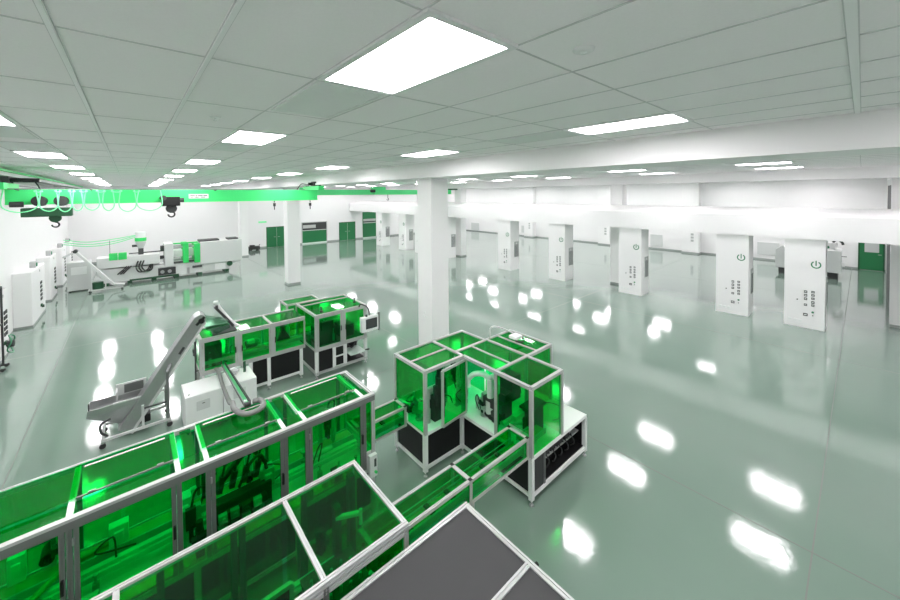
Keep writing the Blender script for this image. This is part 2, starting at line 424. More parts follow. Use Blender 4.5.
# ---------------------------------------------------------------- doors and wall panels (structure)
dn = 0
def door(parts):
    global dn; dn += 1
    root = bpy.data.objects.new('door_%d' % dn, None); C.objects.link(root); root['kind'] = 'structure'
    root.location = parts[0]; return root
def double_door(xa, xb, h):
    d = door([((xa + xb) / 2, Y1, 0)]); m = (xa + xb) / 2
    fr = MB(); fr.box(xa - .06, xa, Y1 - .06, Y1, 0, h + .06); fr.box(xb, xb + .06, Y1 - .06, Y1, 0, h + .06); fr.box(xa, xb, Y1 - .06, Y1, h, h + .06)
    fr.build('frame', 'dgreen', d)
    for a, b, s in ((xa, m - .01, 1), (m + .01, xb, -1)):
        lf = box(a, b, Y1 - .05, Y1 - .01, .02, h).build('leaf', 'green', d)
        xx = b - .08 if s > 0 else a + .08
        MB().cyl((xx, Y1 - .09, 1.0), (xx - s * .18, Y1 - .09, 1.0), .018, 8).build('handle', 'steel', lf)
        MB().box(a + .01, b - .01, Y1 - .052, Y1 - .05, .02, .2).build('kick_plate', 'green', lf)
    MB().box(m - .008, m + .008, Y1 - .06, Y1 - .02, .02, h).build('centre_post', 'lgrey', d)
    return d
double_door(9.88, 11.62, 1.93)
double_door(17.25, 19.05, 1.97)
# roll-up opening, green lower half
d = door([(14.5, Y1, 0)])
fr = MB(); fr.box(13.15, 13.22, Y1 - .08, Y1, 0, 2.25); fr.box(15.75, 15.82, Y1 - .08, Y1, 0, 2.25); fr.box(13.22, 15.75, Y1 - .08, Y1, 2.18, 2.25); fr.build('frame', 'grey', d)
box(13.22, 15.75, Y1 - .05, Y1, .12, 1.42).build('curtain', 'green', d)
box(13.22, 15.75, Y1 - .04, Y1, 1.42, 2.18).build('upper_panel', 'mark', d)
box(13.3, 14.6, Y1 - .06, Y1 - .04, 1.62, 1.95).build('window_pane', 'greyglass', d)
box(13.22, 15.75, Y1 - .10, Y1, .0, .12).build('sill', 'tray', d)
box(13.22, 15.75, Y1 - .06, Y1 - .05, 1.36, 1.42).build('edge_rail', 'lgrey', d)
# tall green shutter beyond the pillars
d = door([(20.9, Y1, 0)])
box(20.05, 21.75, Y1 - .06, Y1, .15, 3.05).build('leaf', 'green', d)
box(20.1, 21.7, Y1 - .075, Y1 - .06, 1.75, 2.25).build('window_pane', 'greyglass', d)
box(20.1, 21.7, Y1 - .085, Y1 - .075, 1.85, 1.98).build('pane_bar', 'mark', d)
box(20.05, 21.75, Y1 - .10, Y1, 0, .15).build('sill', 'tray', d)
# green door with window, right wall
d = door([(X1, -.42, 0)])
fr = MB(); fr.box(X1 - .07, X1, -.95, -.88, 0, 2.2); fr.box(X1 - .07, X1, .08, .15, 0, 2.2); fr.box(X1 - .07, X1, -.88, .08, 2.12, 2.2); fr.build('frame', 'dgreen', d)
lf = box(X1 - .05, X1 - .01, -.88, .08, .03, 2.12).build('leaf', 'green', d)
box(X1 - .06, X1 - .05, -.72, -.12, 1.15, 1.95).build('window_pane', 'greyglass', lf)
MB().cyl((X1 - .09, -.82, 1.02), (X1 - .09, -.68, 1.02), .02, 8).build('handle', 'steel', lf)
# grey shutters and windows on the right wall
wn = 0
for (ya, yb, za, zb) in ((3.95, 5.1, .42, 1.25), (11.6, 12.5, .3, 1.25), (25.6, 26.8, .45, 1.2), (33.9, 35.3, .2, 1.1)):
    wn += 1
    r = bpy.data.objects.new('window_%d' % wn, None); C.objects.link(r); r['kind'] = 'structure'; r.location = (X1, ya, za)
    box(X1 - .03, X1, ya, yb, za, zb).build('pane', 'lgrey', r)
    f = MB(); e = .04
    f.box(X1 - .045, X1, ya - e, ya, za - e, zb + e); f.box(X1 - .045, X1, yb, yb + e, za - e, zb + e); f.box(X1 - .045, X1, ya, yb, zb, zb + e); f.box(X1 - .045, X1, ya, yb, za - e, za)
    f.build('frame', 'lgrey', r)
# tall dark screen on the side wall
t = thing('dark_wall_screen', 'tall narrow dark grey panel on the side wall at the right edge', 'wall panel', (25., -.98, 0))
box(21.15, 27., -1., -.79, 0.02, 5.25).build('panel', 'mark', t)
box(21.12, 27.1, -1., -.77, 5.25, 5.5).build('top_housing', 'lgrey', t)
for zz in (1.2, 2.2): MB().cyl((21.5, -.80, zz), (21.5, -.75, zz), .04, 12).build('latch', 'lframe', t)
MB().bar((21.2, -.775, .02), (21.2, -.775, 5.25), .03, .03).build('guide_rail', 'steel', t)
tag(box(9.15, 9.85, Y1 - .04, Y1, 2.42, 2.58).build('exit_sign', M['hose'], loc=(9.5, Y1, 2.5)), 'small pale green sign above the left pair of green doors', 'sign')
t = thing('floor_scrubber', 'low black floor cleaning machine parked by the far wall', 'floor scrubber', (8.6, 37.2, 0))
MB().box(8.1, 9.0, 36.9, 37.5, .10, .34).build('body', 'rubber', t, bevel=.04)
MB().box(8.2, 8.6, 37.0, 37.4, .34, .46).build('tank', 'rubber', t, bevel=.04)
for xx in (8.25, 8.85): MB().cyl((xx, 36.88, .1), (xx, 37.52, .1), .1, 16).build('wheel', 'rubber', t)
MB().bar((8.95, 37.2, .34), (9.05, 37.2, .5), .04, .04).build('handle', 'mark', t)

# ---------------------------------------------------------------- guarded machines
def foot(parent, x, y, z=.10):
    m = MB(); m.cyl((x, y, 0), (x, y, .018), .035, 14); m.cyl((x, y, .018), (x, y, .03), .028, 14, .012); m.cyl((x, y, .03), (x, y, z), .01, 8)
    return m.build('levelling_foot', 'steel', parent)
def leg(parent, x, y, z1, mat='alu', w=.06):
    o = MB().prof('z', .09, z1, x, y, w).build('leg', mat, parent, bevel=0)
    foot(o, x, y); return o
def pane(parent, x0, x1, y0, y1, z0, z1, mat='glass', name='guard_panel'):
    return box(x0, x1, y0, y1, z0, z1).build(name, mat, parent)
G = .006
def hpane(parent, x0, x1, y0, y1, z, **k): return pane(parent, x0, x1, y0, y1, z, z + G, **k)
def ypane(parent, x0, x1, y, z0, z1, **k): return pane(parent, x0, x1, y, y + G, z0, z1, **k)
def xpane(parent, x, y0, y1, z0, z1, **k): return pane(parent, x, x + G, y0, y1, z0, z1, **k)
def handle(parent, x, y, z, ax='y'):
    m = MB()
    if ax == 'y': m.box(x - .012, x + .012, y - .035, y - .02, z - .07, z + .07); m.box(x - .01, x + .01, y - .02, y, z + .05, z + .065); m.box(x - .01, x + .01, y - .02, y, z - .065, z - .05)
    else: m.box(x - .035, x - .02, y - .012, y + .012, z - .07, z + .07); m.box(x - .02, x, y - .01, y + .01, z + .05, z + .065); m.box(x - .02, x, y - .01, y + .01, z - .065, z - .05)
    return m.build('handle', 'black', parent)
def ydoor(parent, x0, x1, y, z0, z1, mat='alud', hx=None, w=.04, bars=True):
    d = MB(); yc = y
    d.prof('z', z0, z1, x0 + w / 2, yc, w); d.prof('z', z0, z1, x1 - w / 2, yc, w)
    if bars: d.prof('x', x0 + w, x1 - w, yc, z0 + w / 2, w); d.prof('x', x0 + w, x1 - w, yc, z1 - w / 2, w)
    else: d.box(x0 + w, x1 - w, yc - .008, yc + .008, z1 - .014, z1); d.box(x0 + w, x1 - w, yc - .008, yc + .008, z0, z0 + .014)
    o = d.build('door', mat, parent)
    pane(o, x0 + w, x1 - w, yc - .003, yc + .003, z0 + (w if bars else .014), z1 - (w if bars else .014), name='door_panel')
    handle(o, hx if hx is not None else x1 - w / 2, yc - w / 2, (z0 + z1) / 2)
    h = MB()
    hxx = x0 if (hx is None or hx > (x0 + x1) / 2) else x1
    for zz in (z0 + .12, z1 - .12): h.cyl((hxx, yc - w / 2 - .006, zz - .035), (hxx, yc - w / 2 - .006, zz + .035), .009, 8)
    h.build('hinge', 'steel', o)
    return o

# ---- mechanisms seen through the guards
def motor(parent, x, y, z, s=1., ax='z', mat='black'):
    m = MB(); d = {'z': (0, 0, 1), 'x': (1, 0, 0), 'y': (0, 1, 0)}[ax]; d = Vector(d); p = Vector((x, y, z))
    m.cyl(p, p + d * .16 * s, .05 * s, 16); m.cyl(p + d * .16 * s, p + d * .2 * s, .035 * s, 16); m.cyl(p - d * .05 * s, p, .015 * s, 10)
    o = m.build('motor', mat, parent)
    MB().box(x + .03 * s, x + .075 * s, y - .03 * s, y + .03 * s, z + .03 * s, z + .09 * s).build('terminal_box', 'mark', o)
    return o
def cylinder_actuator(parent, a, b, r=.02, mat='steel'):
    a = Vector(a); b = Vector(b); m = MB(); c = a + (b - a) * .6
    m.bar(a, c, r * 2.2, r * 2.2); m.cyl(c, b, r * .5, 8); m.cyl(b, b + (b - a).normalized() * .02, r, 10)
    return m.build('air_cylinder', mat, parent)
def rail_x(parent, x0, x1, y, z, mat='steel', name='linear_rail', w=.08, h=.05):
    m = MB(); m.box(x0, x1, y - w / 2, y + w / 2, z, z + h * .6); m.box(x0, x1, y - w / 4, y + w / 4, z + h * .6, z + h)
    k = x0 + .1
    while k < x1 - .1:
        m.cyl((k, y - w * .38, z + h * .6), (k, y - w * .38, z + h * .75), .006, 6); m.cyl((k, y + w * .38, z + h * .6), (k, y + w * .38, z + h * .75), .006, 6); k += .15
    return m.build(name, mat, parent)
def conveyor_x(parent, x0, x1, y0, y1, z, mat='belt'):
    m = MB(); m.box(x0, x1, y0, y0 + .02, z - .07, z + .015); m.box(x0, x1, y1 - .02, y1, z - .07, z + .015)
    o = m.build('conveyor_side', 'alu', parent)
    r = .03; n = 10; p = [(x0 + r + r * math.cos(a), z - r + r * math.sin(a)) for a in [math.pi / 2 + math.pi * k / n for k in range(n + 1)]]
    p += [(x1 - r + r * math.cos(a), z - r + r * math.sin(a)) for a in [-math.pi / 2 + math.pi * k / n for k in range(n + 1)]]
    MB().prism(p, 'y', y0 + .022, y1 - .022).build('belt', mat, o)
    return o
def gantry(parent, x, y, z, h=.45, w=.3, mat='alu'):
    m = MB(); m.box(x - w / 2, x - w / 2 + .05, y - .03, y + .03, z, z + h); m.box(x + w / 2 - .05, x + w / 2, y - .03, y + .03, z, z + h)
    m.box(x - w / 2, x + w / 2, y - .035, y + .035, z + h - .02, z + h + .05)
    o = m.build('gantry', mat, parent)
    c = MB(); c.box(x - .06, x + .04, y - .09, y - .035, z + h - .16, z + h + .08); c.box(x - .03, x + .01, y - .11, y - .05, z + h - .30, z + h - .1)
    c.build('carriage', 'mark', o)
    cb = MB(); cb.tube(bez([(x, y - .05, z + h + .08), (x + .05, y, z + h + .22), (x + .14, y + .02, z + h + .2), (x + w / 2, y + .03, z + h)], 6), .014, 6)
    cb.build('cable_loop', 'rubber', o); return o
def bowl_feeder(parent, x, y, z, r=.16):
    m = MB(); m.cyl((x, y, z), (x, y, z + .14), r * .8, 24, r * .72)
    o = m.build('feeder_base', 'mark', parent)
    b = MB(); b.lathe([(0, .15), (r * .6, .14), (r * .7, .16), (r, .26), (r + .015, .27), (r, .25), (r * .75, .15), (0, .14)], (x, y, z), 32)
    for q in range(3): b.tube([(x + (r * .72 + .004 * k) * math.cos(k * .3 + q * 2.1), y + (r * .72 + .004 * k) * math.sin(k * .3 + q * 2.1), z + .17 + k * .005) for k in range(14)], .006, 6)
    b.build('feeder_bowl', 'steel', o); return o
def clutter(parent, x0, x1, y0, y1, z, n, hmax=.4, seed=1):
    rnd = random.Random(seed)
    for i in range(n):
        x = rnd.uniform(x0, x1); y = rnd.uniform(y0, y1); k = rnd.randrange(6)
        if k == 0: motor(parent, x, y, z + rnd.uniform(.05, .2), rnd.uniform(.8, 1.2), rnd.choice('xyz'))
        elif k == 1: cylinder_actuator(parent, (x, y, z + .02), (x, y, z + rnd.uniform(.2, hmax)), .025)
        elif k == 2:
            a, b, h = rnd.uniform(.03, .09), rnd.uniform(.03, .08), rnd.uniform(.1, hmax)
            m = MB(); m.box(x - a, x + a, y - b, y + b, z, z + h); m.box(x - a * 1.3, x + a * 1.3, y - b * 1.2, y + b * 1.2, z, z + .02); m.box(x - a * .5, x + a * .5, y - b * 1.6, y - b, z + h * .5, z + h * .8)
            m.build('tool_block', rnd.choice(['steel', 'alu', 'mark', 'lgrey', 'white']), parent, bevel=.004)
        elif k == 3:
            m = MB(); h = rnd.uniform(.2, hmax); m.box(x - .02, x + .02, y - .02, y + .02, z, z + h); m.bar((x, y, z + h - .03), (x + rnd.uniform(-.18, .18), y + rnd.uniform(-.1, .1), z + h - .03), .035, .03)
            m.cyl((x, y, z + h), (x, y, z + h + .05), .018, 10); m.build('sensor_post', rnd.choice(['alu', 'steel', 'mark']), parent)
        elif k == 4:
            p = [(x, y, z + .02), (x + rnd.uniform(-.1, .1), y + rnd.uniform(-.05, .05), z + rnd.uniform(.15, .35)), (x + rnd.uniform(-.25, .25), y + rnd.uniform(-.1, .1), z + rnd.uniform(.1, .3)), (x + rnd.uniform(-.3, .3), y + rnd.uniform(-.12, .12), z + .02)]
            MB().tube(bez(p, 6), .01, 6).build('air_hose', rnd.choice(['rubber', 'mark']), parent)
        else:
            m = MB(); m.cyl((x, y, z), (x, y, z + .03), .08, 20); m.cyl((x, y, z + .03), (x, y, z + .12), .03, 14); m.cyl((x, y, z + .12), (x, y, z + .14), .06, 16)
            m.build('turntable', rnd.choice(['steel', 'alu']), parent)

# ======== long guarded line (M1)
t = m1 = thing('guarded_assembly_line', 'long white-framed assembly line under green panels, behind the nearest two enclosures', 'assembly machine', (.3, 5.46, 0))
xa, xb, ya, yb, zb, zt = -2.9, 2.79, 4.97, 5.96, .80, 1.93
W = .055
f = MB()
for y in (ya + W / 2, yb - W / 2):
    f.prof('x', xa, xb, y, zt - W / 2, W); f.prof('x', xa, xb, y, zb - W / 2, W)
for x in (xa + W / 2, xb - W / 2):
    f.prof('y', ya + W, yb - W, x, zt - W / 2, W); f.prof('y', ya + W, yb - W, x, zb - W / 2, W)
    for y in (ya + W / 2, yb - W / 2): f.prof('z', zb, zt - W, x, y, W)
divs = [-1.62, -1.36, -.5, .35, .62, 1.48, 1.755, 2.62]
f.build('guard_frame', 'alu', t)
for x in divs:
    MB().prof('y', ya + W, yb - W, x, zt - W / 2 - .012, .05).build('cross_bar', 'white', t)
    MB().prof('z', zb, zt - W, x, ya + W / 2, .045).build('front_post', 'alud', t)
    MB().prof('z', zb, zt - W, x, yb - W / 2, .045).build('rear_post', 'alud', t)
MB().box(xa, xb, ya - .002, ya + .045, zt - .105, zt - .028).build('header_rail', 'alud', t)
MB().box(xa, xb, ya - .004, ya + W, zt - .028, zt + .002).build('header_cap', 'alu', t)
seg = [xa + .03] + divs + [xb - .03]
for i in range(len(seg) - 1):
    a, b = seg[i] + .026, seg[i + 1] - .026
    wide = (b - a) > .5
    hpane(t, a, b, ya + W, 5.26, zt - .03, name='top_panel')
    # hinged lid lying on the cross bars
    if wide:
        lid = hpane(t, a - .045, b + .045, 5.28, 5.90, zt + .004, name='lid')
        MB().box(a, b, 5.262, 5.28, zt - .004, zt + .010).build('lid_rail', 'alud' if a > -.6 else 'glass', lid)
        if a > -.6: MB().box(a + .03, b - .05, 5.80, 5.82, zt + .011, zt + .018).build('lid_stop', 'white', lid)
        for q in ((.15, .85) if a > -.6 else ()): MB().cyl((a + (b - a) * q - .03, 5.27, zt + .02), (a + (b - a) * q + .03, 5.27, zt + .02), .01, 8).build('hinge', 'steel', lid)
        ydoor(t, a + .003, b - .003, ya + .022, zb + .005, zt - .108, hx=b - .025, bars=False)
    else:
        hpane(t, a + .05, b - .05, 5.28, yb - W, zt - .03, name='top_panel')
        ypane(t, a, b, ya + .025, 1.06 if i == len(seg) - 2 else zb, zt - W, name='front_panel')
    ypane(t, a, b, yb - .03, zb, zt - W, name='rear_panel')
xpane(t, xb - .03, ya + W, yb - W, 1.06, zt - W, name='end_panel')
xpane(t, xb - .03, ya + W, yb - W, zb + .01, 1.04, mat='white', name='end_plate')
MB().prof('y', ya + W, yb - W, xb - .03, 1.05, .03).build('end_rail', 'alu', t)
box(2.65, xb - .06, ya + .02, ya + .03, .80, 1.05).build('end_plate', 'lgrey', t)
sb = box(2.66, 2.785, ya - .07, ya - .003, .68, 1.02).build('switch_box', 'lgrey', t, bevel=.006)
box(2.73, 2.765, ya - .075, ya - .07, .84, .96).build('display', 'screen', sb)
MB().cyl((2.75, ya - .10, .76), (2.75, ya - .07, .76), .02, 14).build('green_button', 'bright', sb)
box(xa + .01, xb - .01, ya + .01, yb - .01, zb - .02, zb).build('base_plate', 'white', t)
for x in (xa + .04, -1.5, -.5, .5, 1.62, xb - .04):
    for y in (ya + .03, yb - .03): leg(t, x, y, zb - W)
lr = MB()
for y in (ya + .03, yb - .03): lr.prof('x', xa, xb, y, .2, .05)
for x in (xa + .04, xb - .04): lr.prof('y', ya + .05, yb - .05, x, .2, .05)
lr.build('lower_rail', 'alu', t)
for a, b in ((xa + .08, -1.54), (-1.46, -.54), (-.46, .46), (.54, 1.58), (1.66, xb - .08)):
    box(a, b, ya + .025, ya + .035, .225, zb - W).build('base_panel', 'black', t)
    box(a, b, yb - .035, yb - .025, .225, zb - W).build('base_panel', 'black', t)
box(xb - .035, xb - .025, ya + .06, yb - .06, .225, zb - W).build('base_panel', 'white', t)
# machinery inside
conveyor_x(t, xa + .1, xb - .08, 5.55, 5.78, 1.02)
rail_x(t, xa + .1, xb - .1, 5.42, .92, 'lgrey', w=.12, h=.1)
rail_x(t, xa + .1, xb - .1, 5.86, .85, 'steel', w=.06)
rail_x(t, -.4, 2.5, 5.2, .81, 'alu', w=.05, h=.03)
for k in range(9):
    q = MB(); u = .74 + (k % 5) * .13; zz = .84 + (k // 5) * .14
    q.box(u, u + .09, 5.14, 5.20, zz, zz + .10); q.cyl((u + .045, 5.14, zz + .05), (u + .045, 5.11, zz + .05), .025, 12); q.build('valve_block', ['steel', 'mark', 'grey'][k % 3], t)
b = MB(); b.box(.72, 1.38, 5.28, 5.42, .8, 1.14); b.box(.82, 1.3, 5.2, 5.28, .85, 1.04)
b.build('drive_housing', 'rubber', t, bevel=.01)
for k in range(4): cylinder_actuator(t, (.78 + k * .14, 5.38, 1.22), (.85 + k * .14, 5.38, 1.55), .028, 'mark')
b = MB(); b.bar((.7, 5.45, 1.2), (1.15, 5.45, 1.62), .07, .05); b.bar((1.15, 5.45, 1.62), (1.35, 5.45, 1.3), .05, .05); b.cyl((1.15, 5.4, 1.62), (1.15, 5.5, 1.62), .05, 16)
b.build('robot_arm', 'mark', t)
MB().tube(bez([(1.0, 5.35, 1.2), (1.1, 5.3, 1.45), (1.25, 5.35, 1.5), (1.35, 5.4, 1.2), (1.3, 5.5, .9)], 6), .02, 8).build('cable_chain', 'rubber', t)
MB().tube(bez([(-.2, 5.7, 1.04), (-.6, 5.55, 1.06), (-.9, 5.2, 1.04), (-1.0, 5.05, .95)], 8), .03, 8).build('guide_track', 'belt', t)
gantry(t, .48, 5.3, .82, .4, .2); gantry(t, 2.3, 5.65, 1.0, .45, .26); gantry(t, -1.2, 5.6, 1.0, .45, .3)
MB().cyl((2.0, 5.45, 1.06), (2.3, 5.45, 1.06), .035, 14).build('roller', 'lgrey', t)
b = MB(); b.box(.50, .58, 5.05, 5.15, .8, 1.1); b.cyl((.54, 5.1, 1.1), (.54, 5.1, 1.2), .035, 14); b.box(.46, .62, 5.07, 5.12, .98, 1.04); b.build('clamp_unit', 'rubber', t)
for k in range(5): MB().box(2.0 + k * .12, 2.06 + k * .12, 5.05, 5.12, .8, .86).build('fixture', 'steel', t, bevel=.004)
clutter(t, -1.0, 2.5, 5.35, 5.85, .98, 16, .4, 3)
clutter(t, -1.0, 2.6, 5.05, 5.3, .80, 9, .22, 5)

# ======== nearest guarded enclosure (M0)
t = thing('guarded_press_enclosure', 'nearest green-topped guarded enclosure at the bottom of the view', 'assembly machine', (.5, 3.33, 0))
xa, xb, ya, yb, zb, zt = -1.1, 1.90, 2.78, 3.87, .80, 1.93; W = .045
f = MB()
for y in (ya + W / 2, yb - W / 2):
    f.prof('x', xa, xb, y, zt - W / 2, W); f.prof('x', xa, xb, y, zb - W / 2, W)
for x in (xa + W / 2, xb - W / 2):
    f.prof('y', ya + W, yb - W, x, zt - W / 2, W); f.prof('y', ya + W, yb - W, x, zb - W / 2, W)
    for y in (ya + W / 2, yb - W / 2): f.prof('z', zb, zt - W, x, y, W)
f.prof('x', xa, xb, ya + W / 2, zt - W - .035, W)
f.build('guard_frame', 'alu', t)
divs = [-.14, 1.11]
for x in divs:
    MB().prof('y', ya + W, yb - W, x, zt - W / 2, .04).build('cross_bar', 'alu', t)
    MB().prof('z', zb, zt - W, x, ya + W / 2, .045).build('front_post', 'alud', t)
for x in (-.6, .13, .665, .735, 1.31): MB().prof('z', zb, zt - W, x, yb - W / 2, .05).build('rear_post', 'mark', t)
seg = [xa + .022] + divs + [xb - .022]
for i in range(3):
    a, b = seg[i] + .021, seg[i + 1] - .021
    hpane(t, a, b, ya + W, yb - W, zt - .028, name='top_panel')
    ypane(t, a, b, ya + .02, zb, zt - W - .06, name='front_panel')
    ypane(t, a, b, yb - .025, zb, zt - W, name='rear_panel')
xpane(t, xb - .025, ya + W, yb - W, zb, zt - W, name='end_panel')
box(xa + .01, xb - .01, ya + .01, yb - .01, zb - .02, zb).build('base_plate', 'dark', t)
for x in (xa + .03, .4, xb - .03):
    for y in (ya + .03, yb - .03): leg(t, x, y, zb - W)
lr = MB()
for y in (ya + .03, yb - .03): lr.prof('x', xa, xb, y, .2, .05)
lr.build('lower_rail', 'alu', t)
for a, b in ((xa + .07, .36), (.44, xb - .07)):
    box(a, b, ya + .025, ya + .035, .225, zb - W).build('base_panel', 'black', t)
    box(a, b, yb - .035, yb - .025, .225, zb - W).build('base_panel', 'black', t)
box(xb - .035, xb - .025, ya + .06, yb - .06, .225, zb - W).build('base_panel', 'black', t)
# inside: framed black boards, posts, tooling plate
for (a, b) in ((-.55, .05), (.12, .62), (.70, 1.05)):
    bd = MB(); z0, z1, y = .86, 1.42, 3.45
    bd.bar((a, y, z0), (b, y, z0), .04, .04); bd.bar((a, y, z1), (b, y, z1), .04, .04); bd.bar((a, y, z0), (a, y, z1), .04, .04); bd.bar((b, y, z0), (b, y, z1), .04, .04)
    o = bd.build('inner_frame', 'alu', t)
    box(a + .02, b - .02, y - .005, y + .005, z0 + .02, z1 - .02).build('black_board', 'black', o)
rail_x(t, xa + .2, 1.6, 3.62, 1.15, 'lgrey', w=.1, h=.06)
pl = box(1.18, 1.72, 3.18, 3.62, 1.18, 1.22).build('tooling_plate', 'mark', t)
for k in range(10):
    xx = 1.24 + (k % 5) * .1; yy = 3.25 + (k // 5) * .22
    MB().cyl((xx, yy, 1.22), (xx, yy, 1.25 + .02 * (k % 3)), .014, 10).build('locating_pin', 'steel', pl)
box(1.22, 1.68, 3.2, 3.24, .8, 1.18).build('support_plate', 'lgrey', t)
box(1.22, 1.28, 3.56, 3.60, .8, 1.18).build('support_plate', 'lgrey', t)
box(1.62, 1.68, 3.56, 3.60, .8, 1.18).build('support_plate', 'lgrey', t)
for xx, yy, zz in ((1.20, 3.66, 1.6), (1.54, 3.60, 1.72), (1.76, 3.72, 1.87)): box(xx, xx + .07, yy, yy + .08, .8, zz).build('tool_post', 'mark', t)
b = MB(); b.bar((1.55, 3.62, 1.62), (1.78, 3.50, 1.62), .04, .035); b.cyl((1.78, 3.5, 1.50), (1.78, 3.5, 1.66), .018, 12); b.build('pick_arm', 'lgrey', t)
motor(t, 1.35, 3.5, 1.5, 1., 'z'); motor(t, 1.6, 3.0, .9, 1.1, 'x')
MB().tube(bez([(1.72, 3.2, 1.25), (1.82, 3.15, 1.1), (1.8, 3.1, .95), (1.7, 3.05, .82)], 6), .02, 8).build('air_hose', 'lgrey', t)
conveyor_x(t, 1.25, 1.86, 3.55 - .05 + .04, 3.80, .95)
clutter(t, -.6, 1.0, 3.55, 3.75, .82, 8, .4, 11)
clutter(t, .0, 1.7, 2.9, 3.15, .82, 7, .3, 12)

# ======== dark topped cabinet (D0)
t = thing('dark_topped_cabinet', 'white-framed cabinet with dark grey flat top at the bottom edge', 'machine cabinet', (1.4, 1.7, 0))
xa, xb, ya, yb, zt = .15, 2.57, .55, 2.70, 1.80; W = .05
f = MB()
for y in (ya + W / 2, yb - W / 2): f.prof('x', xa, xb, y, zt - W / 2, W)
for x in (xa + W / 2, xb - W / 2): f.prof('y', ya + W, yb - W, x, zt - W / 2, W)
lr = MB()
for y in (ya + W / 2, yb - W / 2): lr.prof('x', xa, xb, y, .2, W)
for x in (xa + W / 2, xb - W / 2): lr.prof('y', ya + W, yb - W, x, .2, W)
lr.build('lower_rail', 'alu', t)
f.build('top_frame', 'alu', t)
MB().prof('x', xa + W, xb - W, 1.88, zt - W / 2, W).build('cross_bar', 'alu', t)
for x in (xa + W / 2, xb - W / 2):
    for y in (ya + W / 2, 1.88, yb - W / 2): leg(t, x, y, zt - W, w=W)
box(xa + W, xb - W, 1.905, yb - W, zt - .025, zt - .012).build('top_panel', 'dark', t)
box(xa + W, xb - W, ya + W, 1.855, zt - .025, zt - .012).build('top_panel', 'dark', t)
for (y0, y1) in ((ya + W, 1.855), (1.905, yb - W)):
    box(xb - .03, xb - .02, y0, y1, .225, zt - W).build('side_panel', 'black', t)
    box(xa + .02, xa + .03, y0, y1, .225, zt - W).build('side_panel', 'black', t)
box(xa + W, xb - W, yb - .03, yb - .02, .225, zt - W).build('side_panel', 'black', t)
box(xa + W, xb - W, ya + .02, ya + .03, .225, zt - W).build('side_panel', 'black', t)
MB().cyl((xb + .0, 1.84, zt - .02), (xb + .03, 1.84, zt - .02), .018, 12).build('latch', 'black', t)

# ======== conveyor tunnels
def tunnel(x0, x1, y0, y1, z0, z1, label, joints, legs, loc):
    t = thing('conveyor_tunnel', label, 'conveyor', loc); W = .04
    f = MB()
    for y in (y0 + W / 2, y1 - W / 2): f.prof('x', x0, x1, y, z1 - W / 2, W); f.prof('x', x0, x1, y, z0 + W / 2, W)
    for x in joints:
        w2 = .055
        f.box(x - w2 / 2, x + w2 / 2, y0 + W, y1 - W, z1 - W, z1); f.box(x - w2 / 2, x + w2 / 2, y0 + W, y1 - W, z0, z0 + .03)
        f.prof('z', z0, z1, x, y0 + W / 2, W + .004); f.prof('z', z0, z1, x, y1 - W / 2, W + .004)
    f.build('tunnel_frame', 'alu', t)
    for x in joints:
        for y in (y0 + W / 2, y1 - W / 2): MB().box(x - .024, x + .024, y - .024, y + .024, z1, z1 + .006).build('corner_cap', 'black', t)
    js = sorted(joints); 
    for a, b in zip(js[:-1], js[1:]):
        hpane(t, a + .028, b - .028, y0 + W, y1 - W, z1 - .02, name='top_panel')
        ypane(t, a + .022, b - .022, y0 + .015, z0 + W, z1 - W, name='side_panel')
        ypane(t, a + .022, b - .022, y1 - .02, z0 + W, z1 - W, name='side_panel')
    conveyor_x(t, x0 + .02, x1 - .02, y0 + .09, y1 - .09, z0 + .12)
    g = MB()
    for y in (y0 + .07, y1 - .07): g.cyl((x0 + .02, y, z0 + .18), (x1 - .02, y, z0 + .18), .008, 8)
    g.build('guide_rail', 'lgrey', t)
    n = int((x1 - x0) / .35)
    for k in range(n):
        xx = x0 + .2 + k * .35
        MB().box(xx, xx + .06, y0 + .11, y1 - .11, z0 + .12, z0 + .15).build('carrier', 'mark', t)
    for x in legs:
        lg = MB(); lg.prof('z', .09, z0, x, (y0 + y1) / 2, .045); o = lg.build('leg', 'alu', t); foot(o, x, (y0 + y1) / 2)
    return t
tunnel(2.80, 3.79, 5.56, 5.92, .70, 1.07, 'short green-sided conveyor tunnel between the long line and the robot cell', [2.83, 3.76], [], (3.3, 5.74, 0))
tunnel(1.91, 4.70, 3.47, 3.88, .78, 1.12, 'long green conveyor tunnel leading from nearest enclosure into the robot cell', [1.94, 3.40, 4.67], [3.62, 2.2], (3.3, 3.68, 0))

# ======== robot cell
t = thing('robot_cell', 'tall stepped green robot cell on white tables, centre of the view', 'robot cell', (5.1, 4.7, 0))
zt, zb, W = 1.93, .79, .055
# tables
f = MB()
def ring(x0, x1, y0, y1, z, w=W, tgt=None):
    q = tgt or f
    for y in (y0 + w / 2, y1 - w / 2): q.prof('x', x0, x1, y, z - w / 2, w)
    for x in (x0 + w / 2, x1 - w / 2): q.prof('y', y0 + w, y1 - w, x, z - w / 2, w)
ring(3.81, 4.70, 5.04, 6.0, zb); ring(4.71, 6.45, 3.43, 5.98, zb)
ring(3.81, 4.70, 5.04, 6.0, .19); ring(4.71, 6.45, 3.43, 5.98, .19)
f.build('table_frame', 'white', t)
for x, y in ((3.84, 5.07), (3.84, 5.97), (4.67, 5.97), (4.74, 3.46), (6.42, 3.46), (6.42, 5.95), (4.74, 5.07)):
    leg(t, x, y, zb - W, 'white', .07)
tp = MB().box(3.82, 4.705, 5.05, 5.99, zb - .01, zb + .004); tp.build('tabletop', 'white', t)
MB().box(4.715, 6.44, 3.44, 5.97, zb - .01, zb + .004).build('tabletop', 'white', t)
box(3.83, 3.84, 5.11, 5.92, .20, zb - W).build('base_panel', 'black', t)
box(3.88, 4.66, 5.06, 5.07, .20, zb - W).build('base_panel', 'black', t)
